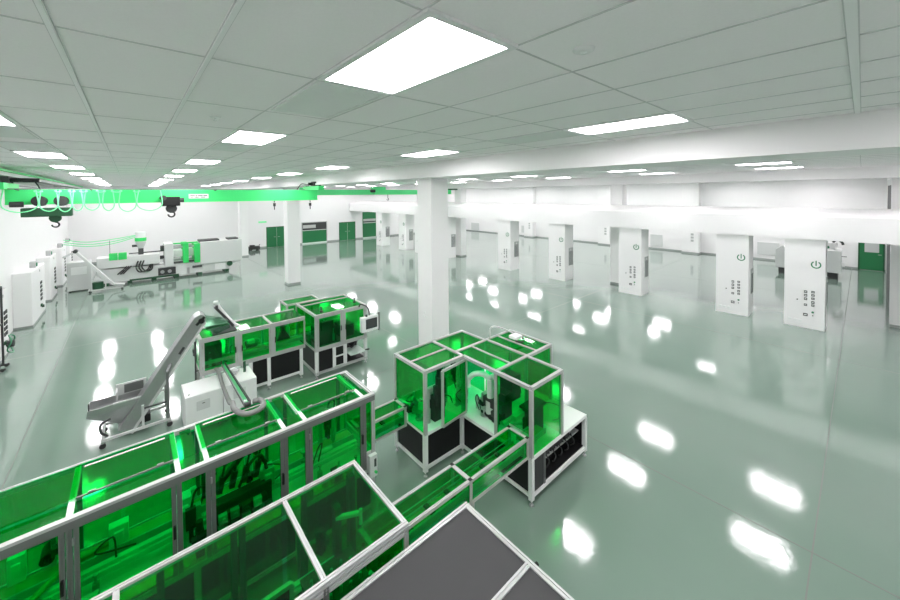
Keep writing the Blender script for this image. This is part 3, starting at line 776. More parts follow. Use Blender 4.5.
box(4.725, 4.735, 3.52, 3.95, .20, zb - W).build('base_panel', 'black', t)
box(4.725, 4.735, 4.0, 5.0, .20, zb - W).build('base_panel', 'black', t)
box(4.80, 5.05, 3.445, 3.455, .20, zb - W).build('base_panel', 'dark', t)
MB().prof('z', .19, zb - W, 5.09, 3.46, .04).build('base_post', 'alud', t)
# open bay of the front table: back wall and equipment
box(5.12, 6.38, 3.86, 3.87, .2, zb - W).build('bay_back', 'black', t)
box(6.385, 6.395, 3.5, 5.9, .2, zb - W).build('base_panel', 'black', t)
box(5.14, 6.1, 3.62, 3.64, .42, .72).build('bay_plate', 'steel', t)
box(5.12, 6.38, 3.47, 3.86, .19, .21).build('bay_shelf', 'black', t)
for k, (xx, w_, h_) in enumerate(((5.2, .22, .22), (5.46, .14, .16), (5.64, .2, .2), (5.9, .16, .14))):
    m = MB(); m.box(xx, xx + w_, 3.57, 3.62, .46, .46 + h_)
    for q in range(3): m.cyl((xx + .03 + q * .06, 3.555, .52 + (q % 2) * .05), (xx + .03 + q * .06, 3.53, .52 + (q % 2) * .05), .014, 8)
    m.build('valve_unit', 'mark', t)
MB().box(5.14, 6.36, 3.55, 3.86, .455, .475).build('bay_tray', 'alu', t)
for k in range(5):
    MB().tube(bez([(5.25 + k * .2, 3.54, .55), (5.3 + k * .2, 3.5, .42), (5.22 + k * .22, 3.5, .36), (5.35 + k * .2, 3.6, .25)], 6), .012, 6).build('air_hose', 'mark', t)
# guard frame
f = MB(); P = lambda x, y, z0=zb, w=W: f.prof('z', z0, zt - W, x, y, w)
h = W / 2
def lx(x0, x1, y, z=zt - W / 2, w=W): f.prof('x', x0, x1, y, z, w)
def ly(y0, y1, x, z=zt - W / 2, w=W): f.prof('y', y0, y1, x, z, w)
lx(3.78, 5.60, 5.95); lx(3.78, 4.73, 5.02); ly(5.05, 5.92, 3.78 + h); ly(5.05, 5.92, 4.72)
lx(3.83, 4.69, 5.49, w=.04); ly(3.47, 5.02, 4.73); ly(5.26, 5.92, 5.57); lx(4.75, 6.42, 5.24); ly(4.22, 5.22, 5.62)
lx(4.75, 6.42, 4.19); ly(4.22, 5.21, 6.40); ly(4.22, 5.21, 5.15, w=.04); ly(4.22, 5.21, 5.95, w=.04)
lx(4.73, 5.62, 3.45); ly(3.47, 4.17, 5.60)
for x, y in ((3.81, 5.02), (3.81, 5.95), (4.72, 5.02), (5.57, 5.95), (4.73, 3.45), (5.60, 3.45), (5.60, 4.19), (6.40, 4.19), (6.40, 5.24), (4.73, 4.19)): P(x, y)
f.build('guard_frame', 'alu', t)
z = zt - .03
for a in ((3.84, 4.69, 5.05, 5.47), (3.84, 4.69, 5.51, 5.92), (4.75, 5.54, 5.27, 5.92), (4.76, 5.13, 4.22, 5.21), (5.17, 5.59, 4.22, 5.21), (5.65, 5.93, 4.22, 5.21), (5.97, 6.37, 4.22, 5.21), (4.76, 5.57, 3.48, 4.16)):
    hpane(t, *a, z, name='top_panel')
xpane(t, 3.80, 5.05, 5.54, zb + .01, zt - W, name='side_panel'); xpane(t, 3.80, 5.54, 5.92, 1.09, zt - W, name='side_panel')
ypane(t, 3.84, 5.54, 5.945, zb + .01, zt - W, name='rear_panel')
xpane(t, 4.725, 3.90, 4.16, zb + .01, zt - W, name='side_panel'); xpane(t, 4.725, 3.48, 3.90, 1.14, zt - W, name='side_panel')
ypane(t, 4.76, 5.57, 3.445, zb + .01, zt - W, name='front_panel')
xpane(t, 5.595, 3.48, 4.16, zb + .01, zt - W, name='side_panel')
ypane(t, 5.64, 6.37, 4.185, zb + .01, zt - W, name='front_panel')
xpane(t, 6.395, 4.22, 5.21, zb + .01, zt - W, name='side_panel')
ypane(t, 5.60, 6.37, 5.24, zb + .01, zt - W, name='rear_panel')
xpane(t, 5.57, 5.27, 5.92, zb + .01, zt - W, name='side_panel')
# ajar front door of the left block, hinged beside the opening
d = MB(); hx, hy = 4.77, 4.99; ex, ey = 4.13, 4.93
def dp(u): return (hx + (ex - hx) * u, hy + (ey - hy) * u)
z0, z1 = .84, 1.84
d.bar((*dp(0), z0), (*dp(0), z1), .04, .04); d.bar((*dp(1), z0), (*dp(1), z1), .04, .04); d.bar((*dp(0), z0), (*dp(1), z0), .04, .04); d.bar((*dp(0), z1), (*dp(1), z1), .04, .04)
dr = d.build('door', 'alu', t)
MB().bar((*dp(.03), (z0 + z1) / 2), (*dp(.97), (z0 + z1) / 2), .006, z1 - z0 - .04).build('door_panel', 'glass', dr)
MB().cyl((4.78, 4.965, 1.0), (4.78, 4.965, 1.08), .01, 8).build('hinge', 'steel', dr)
MB().box(3.885, 3.905, 4.975, 4.992, 1.25, 1.40).build('door_catch', 'black', t)
# contents
bowl_feeder(t, 4.35, 5.5, zb + .01, .17); gantry(t, 4.2, 5.25, zb, .6, .34, 'alu'); gantry(t, 4.9, 5.55, zb, .7, .4, 'alu')
b = MB(); b.box(4.15, 4.4, 5.18, 5.32, zb, 1.25); b.box(4.2, 4.35, 5.1, 5.2, 1.05, 1.6); b.cyl((4.28, 5.2, 1.6), (4.28, 5.2, 1.75), .05, 16)
b.build('press_head', 'rubber', t, bevel=.006)
# white two-armed robot seen through the opening
b = MB(); b.cyl((5.05, 4.62, zb), (5.05, 4.62, 1.1), .09, 20); b.cyl((5.05, 4.62, 1.1), (5.05, 4.62, 1.5), .065, 20)
ra = b.build('robot_column', 'lgrey', t)
b = MB(); b.tube(bez([(5.05, 4.62, 1.5), (4.98, 4.72, 1.58), (4.9, 4.88, 1.56), (4.84, 4.98, 1.46)], 6), .05, 12); b.cyl((4.84, 4.98, 1.46), (4.84, 4.98, 1.28), .03, 12)
b.build('robot_arm', 'white', ra)
b = MB(); b.tube(bez([(5.05, 4.62, 1.52), (5.0, 4.5, 1.62), (4.95, 4.38, 1.62), (4.9, 4.3, 1.55)], 6), .045, 12); b.cyl((4.9, 4.3, 1.55), (4.9, 4.3, 1.42), .035, 12)
b.build('robot_arm', 'white', ra)
b = MB(); b.box(4.98, 5.25, 4.28, 4.75, 1.0, 1.16); b.box(5.1, 5.3, 4.3, 4.6, .8, 1.3); b.box(4.92, 5.0, 4.3, 4.5, .9, 1.0)
b.build('gripper_station', 'rubber', t, bevel=.008)
for k in range(4): motor(t, 4.95 + .02 * k, 4.34 + .1 * k, .84, .8, 'y')
MB().box(5.3, 5.56, 4.3, 4.6, 1.1, 1.55).build('camera_housing', 'rubber', t, bevel=.01)
# curved white track
b = MB(); b.tube([(4.95 + .34 * math.cos(a), 3.86 + .28 * math.sin(a), zb + .06) for a in [-math.pi * .6 + k * math.pi * 1.2 / 24 for k in range(25)]], .022, 8)
b.build('curved_track', 'lgrey', t)
conveyor_x(t, 4.78, 5.3, 3.56, 3.80, .95)
b = MB(); b.box(5.15, 5.5, 3.75, 3.95, zb, 1.22); b.box(5.1, 5.55, 3.72, 3.98, 1.22, 1.26); b.build('part_bin', 'mark', t, bevel=.005)
b = MB(); b.bar((4.9, 3.95, 1.12), (5.5, 3.95, 1.12), .10, .08); b.bar((4.8, 4.1, 1.0), (5.5, 4.1, 1.0), .06, .05); b.build('transfer_beam', 'lgrey', t)
clutter(t, 3.95, 4.65, 5.35, 5.85, zb, 9, .5, 21)
clutter(t, 4.8, 5.5, 4.3, 5.85, zb, 14, .6, 22)
clutter(t, 5.7, 6.3, 4.3, 5.1, zb, 9, .5, 23)
# lamp arm on the roof
b = MB(); b.tube(bez([(5.72, 5.23, 1.94), (5.72, 5.23, 2.12), (5.78, 5.16, 2.18), (5.9, 4.98, 2.14), (5.98, 4.82, 2.08)], 6), .016, 10)
la = b.build('roof_arm', 'lgrey', t)
MB().box(5.88, 6.10, 4.66, 4.86, 1.99, 2.06).build('roof_camera', 'white', la, bevel=.02)
MB().tube(bez([(5.86, 4.66, 2.0), (5.95, 4.6, 1.96), (6.1, 4.62, 1.97), (6.2, 4.8, 1.96)], 6), .018, 8).build('roof_cable', 'rubber', la)
# wire loop on the bare table corner
MB().tube(bez([(5.75, 4.1, .80), (6.1, 4.12, .86), (6.22, 3.85, .84), (5.95, 3.72, .80), (5.8, 3.75, .80)], 6), .008, 6).build('wire_loop', 'mark', t)

# ======== machine behind (M2)
t = thing('rear_assembly_machine', 'assembly machine with green windows and black base doors, behind the long line', 'assembly machine', (3.2, 10.5, 0))
xa, xm, xb = 1.14, 3.55, 5.25; ya, yb = 10.10, 11.05; yc, yd = 9.76, 11.3; W = .06
zl, zlb, zr, zrb = 1.68, .88, 1.74, .80
f = MB()
for y in (ya + W / 2, yb - W / 2): f.prof('x', xa, xm, y, zl - W / 2, W); f.prof('x', xa, xm, y, zlb - W / 2, W)
for x in (xa + W / 2,): f.prof('y', ya + W, yb - W, x, zl - W / 2, W); f.prof('y', ya + W, yb - W, x, zlb - W / 2, W)
for x in (1.94, 2.71): f.prof('y', ya + W, yb - W, x, zl - W / 2, .05); f.prof('z', zlb, zl - W, x, ya + W / 2, .07); f.prof('z', zlb, zl - W, x, yb - W / 2, .05)
for y in (ya + W / 2, yb - W / 2): f.prof('z', zlb, zl - W, xa + W / 2, y, W)
f.build('guard_frame', 'alu', t)
for a, b in ((xa + W, 1.90), (1.98, 2.67), (2.75, xm)):
    ydoor(t, a + .002, b - .002, ya + .02, zlb + .004, zl - W - .002, 'alu', hx=(b - .03 if a < 1.5 else a + .03), w=.035)
    hpane(t, a, b, ya + W, yb - W, zl - .03, name='top_panel')
    ypane(t, a, b, yb - .03, zlb, zl - W, name='rear_panel')
xpane(t, xa + .02, ya + W, yb - W, zlb, zl - W, name='end_panel')
MB().box(1.42, 1.92, ya + .08, yb - .35, zl, zl + .03).build('roof_plate', 'mark', t)
# left legs + base
box(xa + .02, xm, ya + .02, yb - .02, zlb - .02, zlb).build('base_plate', 'white', t)
for x in (2.2, 2.62, 3.44):
    leg(t, x, ya + .04, zlb - W, 'white', .08); leg(t, x, yb - .04, zlb - W, 'white', .08)
for x in (1.2,): leg(t, x, yb - .04, zlb - W, 'white', .08); leg(t, x, ya + .04, zlb - W, 'white', .05)
lr = MB(); lr.prof('x', 2.2, 3.48, ya + .04, .18, .06); lr.prof('x', 1.2, 3.48, yb - .04, .18, .06); lr.build('lower_rail', 'white', t)
for a, b in ((2.24, 2.58), (2.66, 3.40)):
    o = box(a, b, ya + .03, ya + .04, .21, zlb - W).build('base_door', 'black', t)
# right block
f = MB()
for z_, q in ((zr, 1), (zrb, 1), (.17, 1)):
    for y in (yc + W / 2, yd - W / 2): f.prof('x', 3.70, xb, y, z_ - W / 2, W)
    for x in (3.70 + W / 2, xb - W / 2): f.prof('y', yc + W, yd - W, x, z_ - W / 2, W)
for x in (3.73, xb - .03):
    for y in (yc + .03, yd - .03): f.prof('z', zrb, zr - W, x, y, W)
f.prof('z', zrb, zr - W, 4.50, yc + .03, .07)
f.prof('x', 3.76, xb - W, 10.95, zr - W / 2, .045)
f.build('guard_frame', 'alu', t)
for x in (3.74, xb - .04):
    for y in (yc + .04, yd - .04): leg(t, x, y, zrb - W, 'white', .08)
f = MB()
for z_ in (zr, zrb):
    f.prof('x', 3.44, 4.45, 11.92, z_ - .025, .05); f.prof('x', 3.44, 4.45, 11.35, z_ - .025, .05)
    for x in (3.465, 4.425): f.prof('y', 11.375, 11.895, x, z_ - .025, .05)
for x in (3.465, 4.425):
    for y in (11.35, 11.92): f.prof('z', zrb, zr - .05, x, y, .05)
f.build('rear_guard_frame', 'alu', t)
hpane(t, 3.49, 4.40, 11.375, 11.895, zr - .03, name='top_panel'); xpane(t, 3.455, 11.375, 11.895, zrb, zr - .05, name='end_panel'); xpane(t, 4.42, 11.375, 11.895, zrb, zr - .05, name='end_panel'); ypane(t, 3.49, 4.40, 11.92, zrb, zr - .05, name='rear_panel'); ypane(t, 3.49, 3.70, 11.34, zrb, zr - .05, name='front_panel')
box(3.46, 4.43, 11.34, 11.93, zrb - .07, zrb - .05).build('base_plate', 'white', t)
for x in (3.48, 4.41): leg(t, x, 11.9, zrb - .07, 'white', .06)
for a, b, hx in ((3.765, 4.46, 4.43), (4.54, xb - .065, 4.57)):
    ydoor(t, a, b, yc + .02, zrb + .004, zr - W - .002, 'alu', hx=hx, w=.04)
ypane(t, 3.76, xb - W, yd - .03, zrb, zr - W, name='rear_panel')
xpane(t, 3.72, yc + W, yd - W, zrb, zr - W, name='end_panel'); xpane(t, xb - .03, yc + W, yd - W, zrb, zr - W, name='end_panel')
hpane(t, 3.76, xb - W, yc + W, 10.92, zr - .03, name='top_panel'); hpane(t, 3.76, xb - W, 10.98, yd - W, zr - .03, name='top_panel')
box(3.72, xb - .02, yc + .02, yd - .02, zrb - .02, zrb).build('base_plate', 'dark', t)
box(3.715, 3.725, yc + .08, yd - .08, .2, zrb - W).build('base_panel', 'dark', t)
box(3.80, 4.18, yc + .02, yc + .03, .18, zrb - W).build('base_door', 'black', t)
bd = box(4.24, 4.54, yc + .02, yc + .03, .18, zrb - W).build('base_door', 'white', t)
box(4.28, 4.50, yc + .012, yc + .02, .48, zrb - W - .03).build('door_window', 'black', bd); box(4.28, 4.50, yc + .012, yc + .02, .20, .43).build('door_window', 'black', bd)
MB().prof('z', .17, zrb - W, 4.21, yc + .03, .05).build('base_post', 'white', t); MB().prof('z', .17, zrb - W, 4.58, yc + .03, .05).build('base_post', 'white', t)
box(4.62, 5.16, yc + .5, yc + .51, .18, zrb - W).build('bay_back', 'black', t)
box(4.62, 5.16, yc + .06, yc + .5, .17, .19).build('bay_floor', 'black', t)
tr = MB(); tr.box(4.66, 5.14, yc - .12, yc + .42, .40, .425); tr.build('pull_out_tray', 'tray', t)
MB().bar((5.14, yc - .08, .43), (5.26, yc - .10, .43), .03, .03).build('tray_handle', 'black', t)
MB().tube(bez([(4.75, yc + .3, .60), (4.85, yc + .2, .5), (5.0, yc + .25, .6), (5.1, yc + .35, .55)], 6), .02, 8).build('cable', 'mark', t)
# operator screen on arm
b = MB(); b.tube(bez([(5.0, yc - .0, zr - .02), (5.0, yc - .12, zr + .08), (5.12, yc - .28, zr + .0), (5.16, yc - .32, 1.52)], 6), .02, 8); b.build('screen_arm', 'mark', t)
hm = box(4.87, 5.40, yc - .42, yc - .28, 1.08, 1.50).build('operator_screen', 'white', t, bevel=.01)
box(4.99, 5.35, yc - .43, yc - .42, 1.16, 1.44).build('display', 'screen', hm)
box(5.04, 5.30, yc - .434, yc - .43, 1.21, 1.40).build('display_picture', 'mark', hm)
box(5.42, 5.46, yc - .40, yc - .34, 1.02, 1.56).build('grip', 'alud', hm)
MB().cyl((5.05, yc - .35, 1.50), (5.05, yc - .35, 1.56), .03, 12).build('emergency_button', 'mark', hm)
# internals
rail_x(t, 1.3, 3.5, 10.6, .95, 'lgrey', w=.12, h=.08); conveyor_x(t, 1.25, 3.6, 10.3, 10.5, 1.05)
box(1.25, 1.62, 10.32, 10.8, .885, 1.42).build('shade_block', 'mark', t, bevel=.01); bowl_feeder(t, 2.35, 10.65, .9, .18); gantry(t, 3.1, 10.6, .9, .5, .34)  # dark box added to darken the inside behind the first window
b = MB(); b.prism([(2.9, 1.08), (3.25, 1.08), (3.07, 1.42)], 'y', 10.38, 10.44); b.build('guide_wedge', 'black', t)
b = MB(); b.box(3.85, 4.4, 10.0, 10.5, .8, 1.25); b.box(3.95, 4.3, 9.95, 10.05, 1.2, 1.45); b.box(4.6, 5.0, 10.1, 10.6, .8, 1.15); b.build('press_unit', 'rubber', t, bevel=.01)
b = MB(); b.bar((3.9, 10.1, 1.5), (4.4, 10.1, 1.55), .06, .05); b.bar((4.1, 10.2, 1.3), (4.1, 10.2, 1.6), .05, .05); b.build('transfer_arm', 'lgrey', t)
clutter(t, 1.3, 3.4, 10.3, 10.85, .9, 16, .45, 31); clutter(t, 3.9, 5.0, 10.0, 11.0, .82, 14, .5, 32)
for (xx, yy) in ((3.95, 9.95), (5.05, 10.15)):
    b = MB(); b.cyl((xx, yy, zr), (xx, yy, zr + .05), .04, 14); b.cyl((xx, yy, zr + .05), (xx, yy, zr + .13), .015, 10); b.cyl((xx, yy, zr + .13), (xx, yy, zr + .15), .03, 12)
    b.build('air_fitting', 'mark', t)
MB().tube(bez([(3.62, 11.32, zr - .2), (3.6, 11.36, zr - .35), (3.68, 11.36, zr - .5)], 6), .02, 8).build('side_hose', 'mark', t)
# steel feed chute rising above the left block
b = MB(); b.tube(bez([(2.02, 10.42, 1.70), (1.90, 10.48, 1.80), (1.72, 10.6, 2.06), (1.57, 10.68, 2.32)], 6), .042, 12); b.cyl((1.53, 10.70, 2.33), (1.61, 10.66, 2.33), .055, 14)
fc = b.build('feed_chute', 'lgrey', t)
MB().bar((1.90, 10.42, 1.74), (1.54, 10.66, 2.24), .02, .06).build('chute_side', 'mark', fc)
MB().box(1.55, 1.60, 10.6, 10.64, 2.2, 2.28).build('chute_bolt', 'mark', fc)
b = MB(); b.tube([(1.08, 10.6 + .08 * math.cos(a), 1.25 + .08 * math.sin(a)) for a in [k * math.pi / 8 for k in range(17)]], .012, 6); b.bar((1.08, 10.3, 1.6), (1.08, 10.3, .7), .03, .03); b.bar((1.08, 10.3, 1.25), (1.08, 10.53, 1.25), .02, .02); b.bar((1.08, 10.3, .9), (1.14, 10.3, .9), .02, .02)
b.build('hand_wheel', 'mark', t)

# white cabinets in front of it
def cab(x0, x1, y0, y1, z, label):
    t = thing('control_cabinet', label, 'cabinet', ((x0 + x1) / 2, (y0 + y1) / 2, 0), 'white control cabinets behind the long line')
    box(x0, x1, y0, y1, .06, z).build('body', 'white', t, bevel=.006)
    for xx in (x0 + .06, x1 - .06):
        for yy in (y0 + .06, y1 - .06): MB().cyl((xx, yy, 0), (xx, yy, .06), .03, 12).build('foot', 'rubber', t)
    box(x0 + .02, x1 - .02, y0 + .02, y1 - .02, z, z + .006).build('lid', 'white', t)
    xm = (x0 + x1) / 2
    pl = box(xm - .14, xm + .10, y0 - .008, y0, z - .34, z - .14).build('rating_plate', 'lgrey', t)
    box(xm - .04, xm + .01, y0 - .011, y0 - .008, z - .21, z - .195).build('plate_mark', 'mark', pl)
    return t
a = cab(.78, 1.45, 9.26, 10.02, .80, 'left white control cabinet with small plate, behind the long line')
MB().cyl((.86, 9.36, .806), (.86, 9.36, .82), .02, 12).build('cable_gland', 'steel', a)
a = cab(1.465, 2.13, 9.26, 10.02, .80, 'right white control cabinet, under the grey hose')
b = MB(); b.cyl((1.62, 9.75, .88), (1.82, 9.75, .88), .05, 16); b.cyl((1.82, 9.75, .88), (1.87, 9.75, .88), .03, 12); b.box(1.64, 1.8, 9.7, 9.8, .80, .86); b.build('pump', 'steel', a)
MB().cyl((1.98, 9.72, .8), (1.98, 9.72, 1.05), .03, 12).build('filter_cartridge', 'dgreen', a)
# grey hose and belt ramp between the machines
pts = bez([(1.44, 10.0, .95), (1.43, 9.5, 1.02), (1.36, 8.7, 1.12), (1.22, 7.2, 1.46), (1.11, 6.3, 1.86), (1.04, 5.75, 2.03), (1.12, 5.54, 2.03), (1.26, 5.51, 2.03), (1.37, 5.60, 2.03), (1.37, 5.76, 2.03), (1.29, 5.82, 2.02)], 12)
tag(MB().tube(pts, .034, 12, ribs=.08).build('corrugated_hose', 'greyhose', loc=(1.4, 9.9, 1.0)), 'thick grey ribbed hose curling over the roof of the long line', 'hose')
t = thing('belt_ramp', 'narrow dark ramp with green belt running down beside the grey hose', 'conveyor', (1.35, 8., 1.6))
a, b = Vector((1.57, 9.85, 1.06)), Vector((1.20, 5.76, 2.035))
MB().bar(a, b, .045, .02).build('belt', 'belt', t)
n = Vector((.035, 0, 0)); MB().bar(a + n, b + n, .02, .08).build('ramp_side', 'black', t); MB().bar(a - n, b - n, .012, .05).build('ramp_side', 'alud', t)
MB().cyl(b - n, b + n, .035, 14).build('end_roller', 'mark', t)
MB().bar((1.30, 6.3, 1.88), (1.20, 5.90, 1.99), .04, .05).build('ramp_bracket', 'lgrey', t)

# ======== bucket elevator / inclined hopper conveyor
t = thing('inclined_conveyor', 'grey inclined hopper conveyor on casters left of the rear machine', 'conveyor', (.1, 10.5, 0))
y0, y1 = 10.12, 10.44; a = Vector((-.17, 0, .10)); b = Vector((1.17, 0, 2.14)); d = (b - a).normalized(); n = Vector((-d.z, 0, d.x)) * .13
poly = [(a - n), (b - n), (b + d * .10 - n * .3), (b + d * .12 + n * .5), (b + n), (a + n)]
tr = MB().prism([(p.x, p.z) for p in poly], 'y', y0, y1).build('trough', 'steel', t, bevel=.012)
for yy in (y0 - .012, y1 + .002):
    MB().bar((a.x - n.x * .95, yy + .005, a.z - n.z * .95), (b.x - n.x * .95, yy + .005, b.z - n.z * .95), .02, .05).build('trough_flange', 'lgrey', tr)
c = a + d * 1.65 - n * .3; MB().bar((c.x, y0 - .006, c.z), (c.x + d.x * .16, y0 - .006, c.z + d.z * .16), .01, .05).build('name_plate', 'mark', tr)
hd = MB(); hd.cyl((b.x, y0 - .02, b.z), (b.x, y1 + .02, b.z), .115, 28); hdo = hd.build('head_drum', 'steel', t)
MB().cyl((b.x + .02, y0 - .06, b.z - .02), (b.x + .02, y0 - .02, b.z - .02), .06, 16).build('drive_motor', 'black', hdo)
MB().bar((b.x - .08, y0 - .04, b.z - .1), (b.x + .08, y0 - .04, b.z + .06), .03, .05).build('motor_bracket', 'black', hdo)
MB().prism([(1.28, 2.16), (1.74, 1.98), (1.78, 1.80), (1.5, 1.72), (1.28, 1.86)], 'y', y0 + .04, y1 - .04).build('discharge_chute', 'smoke', t)
hp = MB()
T = [(-.72, 10.18, .72), (.24, 10.18, .72), (.24, 10.64, .72), (-.72, 10.64, .72)]; B = [(-.16, 10.26, .20), (.0, 10.26, .20), (.0, 10.54, .20), (-.16, 10.54, .20)]
M_ = [(-.74, 10.18, .58), (.26, 10.18, .62), (.26, 10.64, .62), (-.74, 10.64, .58)]
ins = lambda L, e: [(x + (e if i in (0, 3) else -e), y + (e if i in (0, 1) else -e), z) for i, (x, y, z) in enumerate(L)]
Ti, Mi, Bi = ins(T, .015), ins(M_, .015), ins(B, .012)
V = T + M_ + B + Ti + Mi + Bi; F = []
for i in range(4):
    k = (i + 1) % 4
    F += [(i, k, 4 + k, 4 + i), (4 + i, 4 + k, 8 + k, 8 + i), (12 + k, 12 + i, 16 + i, 16 + k), (16 + k, 16 + i, 20 + i, 20 + k), (k, i, 12 + i, 12 + k), (8 + i, 8 + k, 20 + k, 20 + i)]
hp.add(V, F); hp.build('hopper', 'steel', t)
bx = MB(); bx.box(-.30, .20, 10.56, 10.59, .72, .96); bx.box(-.30, -.27, 10.3, 10.56, .72, .90); bx.build('hopper_guard', 'lgrey', t)
MB().box(-.17, .15, 10.545, 10.56, .75, .93).build('guard_window', 'alud', t)
MB().bar((-.34, 10.17, .73), (.50, 10.17, .73), .03, .03).build('hopper_rail', 'lgrey', t)
MB().bar((-.70, 10.2, .72), (-.70, 10.2, .86), .02, .02).build('hopper_pin', 'mark', t)
fr = MB()
for yy in (9.94, 10.62):
    fr.bar((-.52, yy, .16), (.58, yy, .16), .045, .045)
for xx in (-.50, .56): fr.bar((xx, 9.94, .16), (xx, 10.62, .16), .045, .045)
fr.build('base_frame', 'lgrey', t)
for xx in (-.50, .56):
    for yy in (9.94, 10.62):
        c = MB(); c.cyl((xx - .04, yy, .05), (xx - .04, yy + .001, .05), .001, 6); c = MB(); c.cyl((xx, yy - .018, .05), (xx, yy + .018, .05), .05, 16)
        o = c.build('caster', 'rubber', t); MB().box(xx - .025, xx + .025, yy - .03, yy + .03, .10, .14).build('caster_fork', 'steel', o)
for yy in (9.96, 10.60):
    MB().bar((.54, yy, .18), (.54, yy, 1.18), .05, .05).build('support_post', 'alud', t)
    MB().bar((.12, yy, .18), (.12, yy, .62), .045, .045).build('support_post', 'lgrey', t)
MB().bar((.54, 9.96, 1.18), (.66, 10.24, 1.34), .05, .05).build('support_brace', 'alud', t)
MB().bar((.12, 9.96, .55), (.54, 9.96, .55), .03, .03).build('cross_rail', 'mark', t)
MB().tube(bez([(-.38, 10.1, .48), (-.52, 10.05, .44), (-.52, 10.0, .3), (-.42, 10.0, .19)], 6), .022, 8).build('cable', 'mark', t)
mt = MB(); mt.box(.0, .25, 10.18, 10.5, .14, .30); mt.build('tail_motor', 'black', t, bevel=.01)

# ---------------------------------------------------------------- injection moulding machine, far left
t = thing('injection_moulding_machine', 'long grey injection moulding machine with green details near the left wall', 'moulding machine', (2., 28.6, 0))
y0, y1 = 28.0, 29.3
b = MB(); b.prism([(-1.3, .15), (4.9, .15), (5.1, .42), (5.65, .62), (5.65, .75), (-1.45, .95), (-1.45, .6), (-1.3, .5)], 'y', y0 + .05, y1 - .05); b.build('machine_bed', 'lgrey', t, bevel=.02)
for xx in (-1.2, -.2, .9, 2.0, 3.2, 4.7): box(xx, xx + .22, y0 + .1, y1 - .1, 0, .15).build('mounting_pad', 'dgreen', t)
box(-.1, 2.2, y0 + .0, y0 + .05, .12, .22).build('drip_rail', 'dgreen', t)
box(1.2, 2.05, y0 - .01, y0 + .05, .25, .68).build('hydraulic_bay', 'mark', t)
for xx in (1.4, 1.75): MB().cyl((xx, y0 - .06, .45), (xx, y0 - .01, .45), .1, 16).build('hydraulic_valve', 'steel', t)
box(4.1, 4.7, y0 + .02, y0 + .05, .2, .6).build('access_plate', 'lframe', t)
MB().cyl((4.95, y0, .5), (4.95, y0 + .06, .5), .17, 20).build('fan', 'dgreen', t)
box(2.9, 3.4, y0 - .02, y0 + .05, .48, .62).build('valve_cover', 'mark', t)
box(2.65, 2.75, y0 - .04, y0 + .05, .15, .55).build('pipe_stub', 'steel', t)
MB().box(-1.45, 1.3, y0, y1 - .3, .98, 1.58).build('injection_cover', 'lgrey', t, bevel=.03)
for k in (0, 1): box(-.94 + k * .39, -.94 + k * .39 + .36, y0 - .03, y0 + .3, 1.42, 1.80).build('green_cover', 'bright', t, bevel=.01)
MB().cyl((.4, 28.4, 1.3), (1.6, 28.4, 1.3), .10, 18).build('barrel', 'mark', t)
MB().cyl((-.1, 28.4, 1.68), (1.6, 28.4, 1.68), .035, 10).build('pull_rod', 'mark', t)
h = MB(); h.cyl((.44, 28.4, 1.95), (.44, 28.4, 2.25), .12, 20, .24); h.cyl((.44, 28.4, 2.25), (.44, 28.4, 2.38), .24, 20); ho = h.build('material_hopper', 'lgrey', t)
MB().cyl((.44, 28.4, 2.38), (.44, 28.4, 2.58), .27, 20).build('green_collar', 'bright', ho)
h = MB(); h.cyl((.44, 28.4, 2.58), (.44, 28.4, 2.86), .24, 20); h.cyl((.44, 28.4, 2.86), (.44, 28.4, 2.92), .26, 20); h.build('hopper_lid', 'vent', ho)
MB().box(.32, .56, 28.28, 28.52, 1.58, 1.95).build('feed_throat', 'mark', ho)
MB().cyl((.05, 28.35, 2.12), (.3, 28.38, 2.12), .07, 14).build('blower', 'mark', ho)
for k in range(3): MB().tube(bez([(.3 + k * .13, y0, 1.25), (.2 + k * .13, y0 - .12, .9), (.35 + k * .15, y0 - .12, .62), (.7 + k * .1, y0 - .05, .7), (.85 + k * .05, y0, 1.0)], 6), .035, 8).build('hydraulic_hose', 'rubber', t)
for k in range(3): MB().tube(bez([(-.2 + k * .1, y0, 1.0), (-.4 + k * .1, y0 - .1, .8), (-.6 + k * .12, y0 - .05, .6)], 6), .035, 8).build('hydraulic_hose', 'mark', t)
MB().box(1.52, 1.95, y0 - .05, y1, .72, 2.12).build('fixed_platen', 'lgrey', t, bevel=.03)
MB().box(1.35, 1.52, y0 + .2, y0 + .6, 1.7, 2.0).build('platen_bracket', 'mark', t)
for zz in (.95, 1.85):
    for yy in (y0 + .15, y1 - .2): MB().cyl((1.95, yy, zz), (3.3, yy, zz), .06, 14).build('tie_bar', 'steel', t)
MB().box(1.95, 3.25, y0 + .3, y1 - .3, 1.25, 1.65).build('mould_block', 'vent', t)
MB().bar((1.95, y0 + .03, 2.1), (3.2, y0 + .03, 2.1), .06, .08).build('gate_rail', 'bright', t)
MB().bar((1.95, y0 + .03, .93), (3.2, y0 + .03, .93), .06, .12).build('gate_rail', 'mark', t)
MB().box(2.42, 2.72, y0 - .04, y1 - .1, .85, 2.08).build('moving_platen', 'bright', t, bevel=.03)
MB().box(3.0, 3.32, y0 - .05, y1 - .1, .8, 2.0).build('moving_platen', 'bright', t, bevel=.03)
b = MB(); b.box(3.32, 5.68, y0 - .08, y1, .66, 2.08); b.build('clamp_cover', 'lgrey', t, bevel=.03)
for a_, b_ in ((3.3, 4.4), (4.9, 5.5)): MB().box(a_, b_, y0 + .15, y1 - .3, 2.08, 2.18).build('top_grille', 'mark', t)
tag(MB().tube([(-.9, 28.1, 1.802), (-.9, 28.1, 2.55)], .012, 6).build('signal_rod', 'mark', loc=(-.9, 28.1, 1.8)), 'thin dark upright rod beside the bright green cover', 'rod')
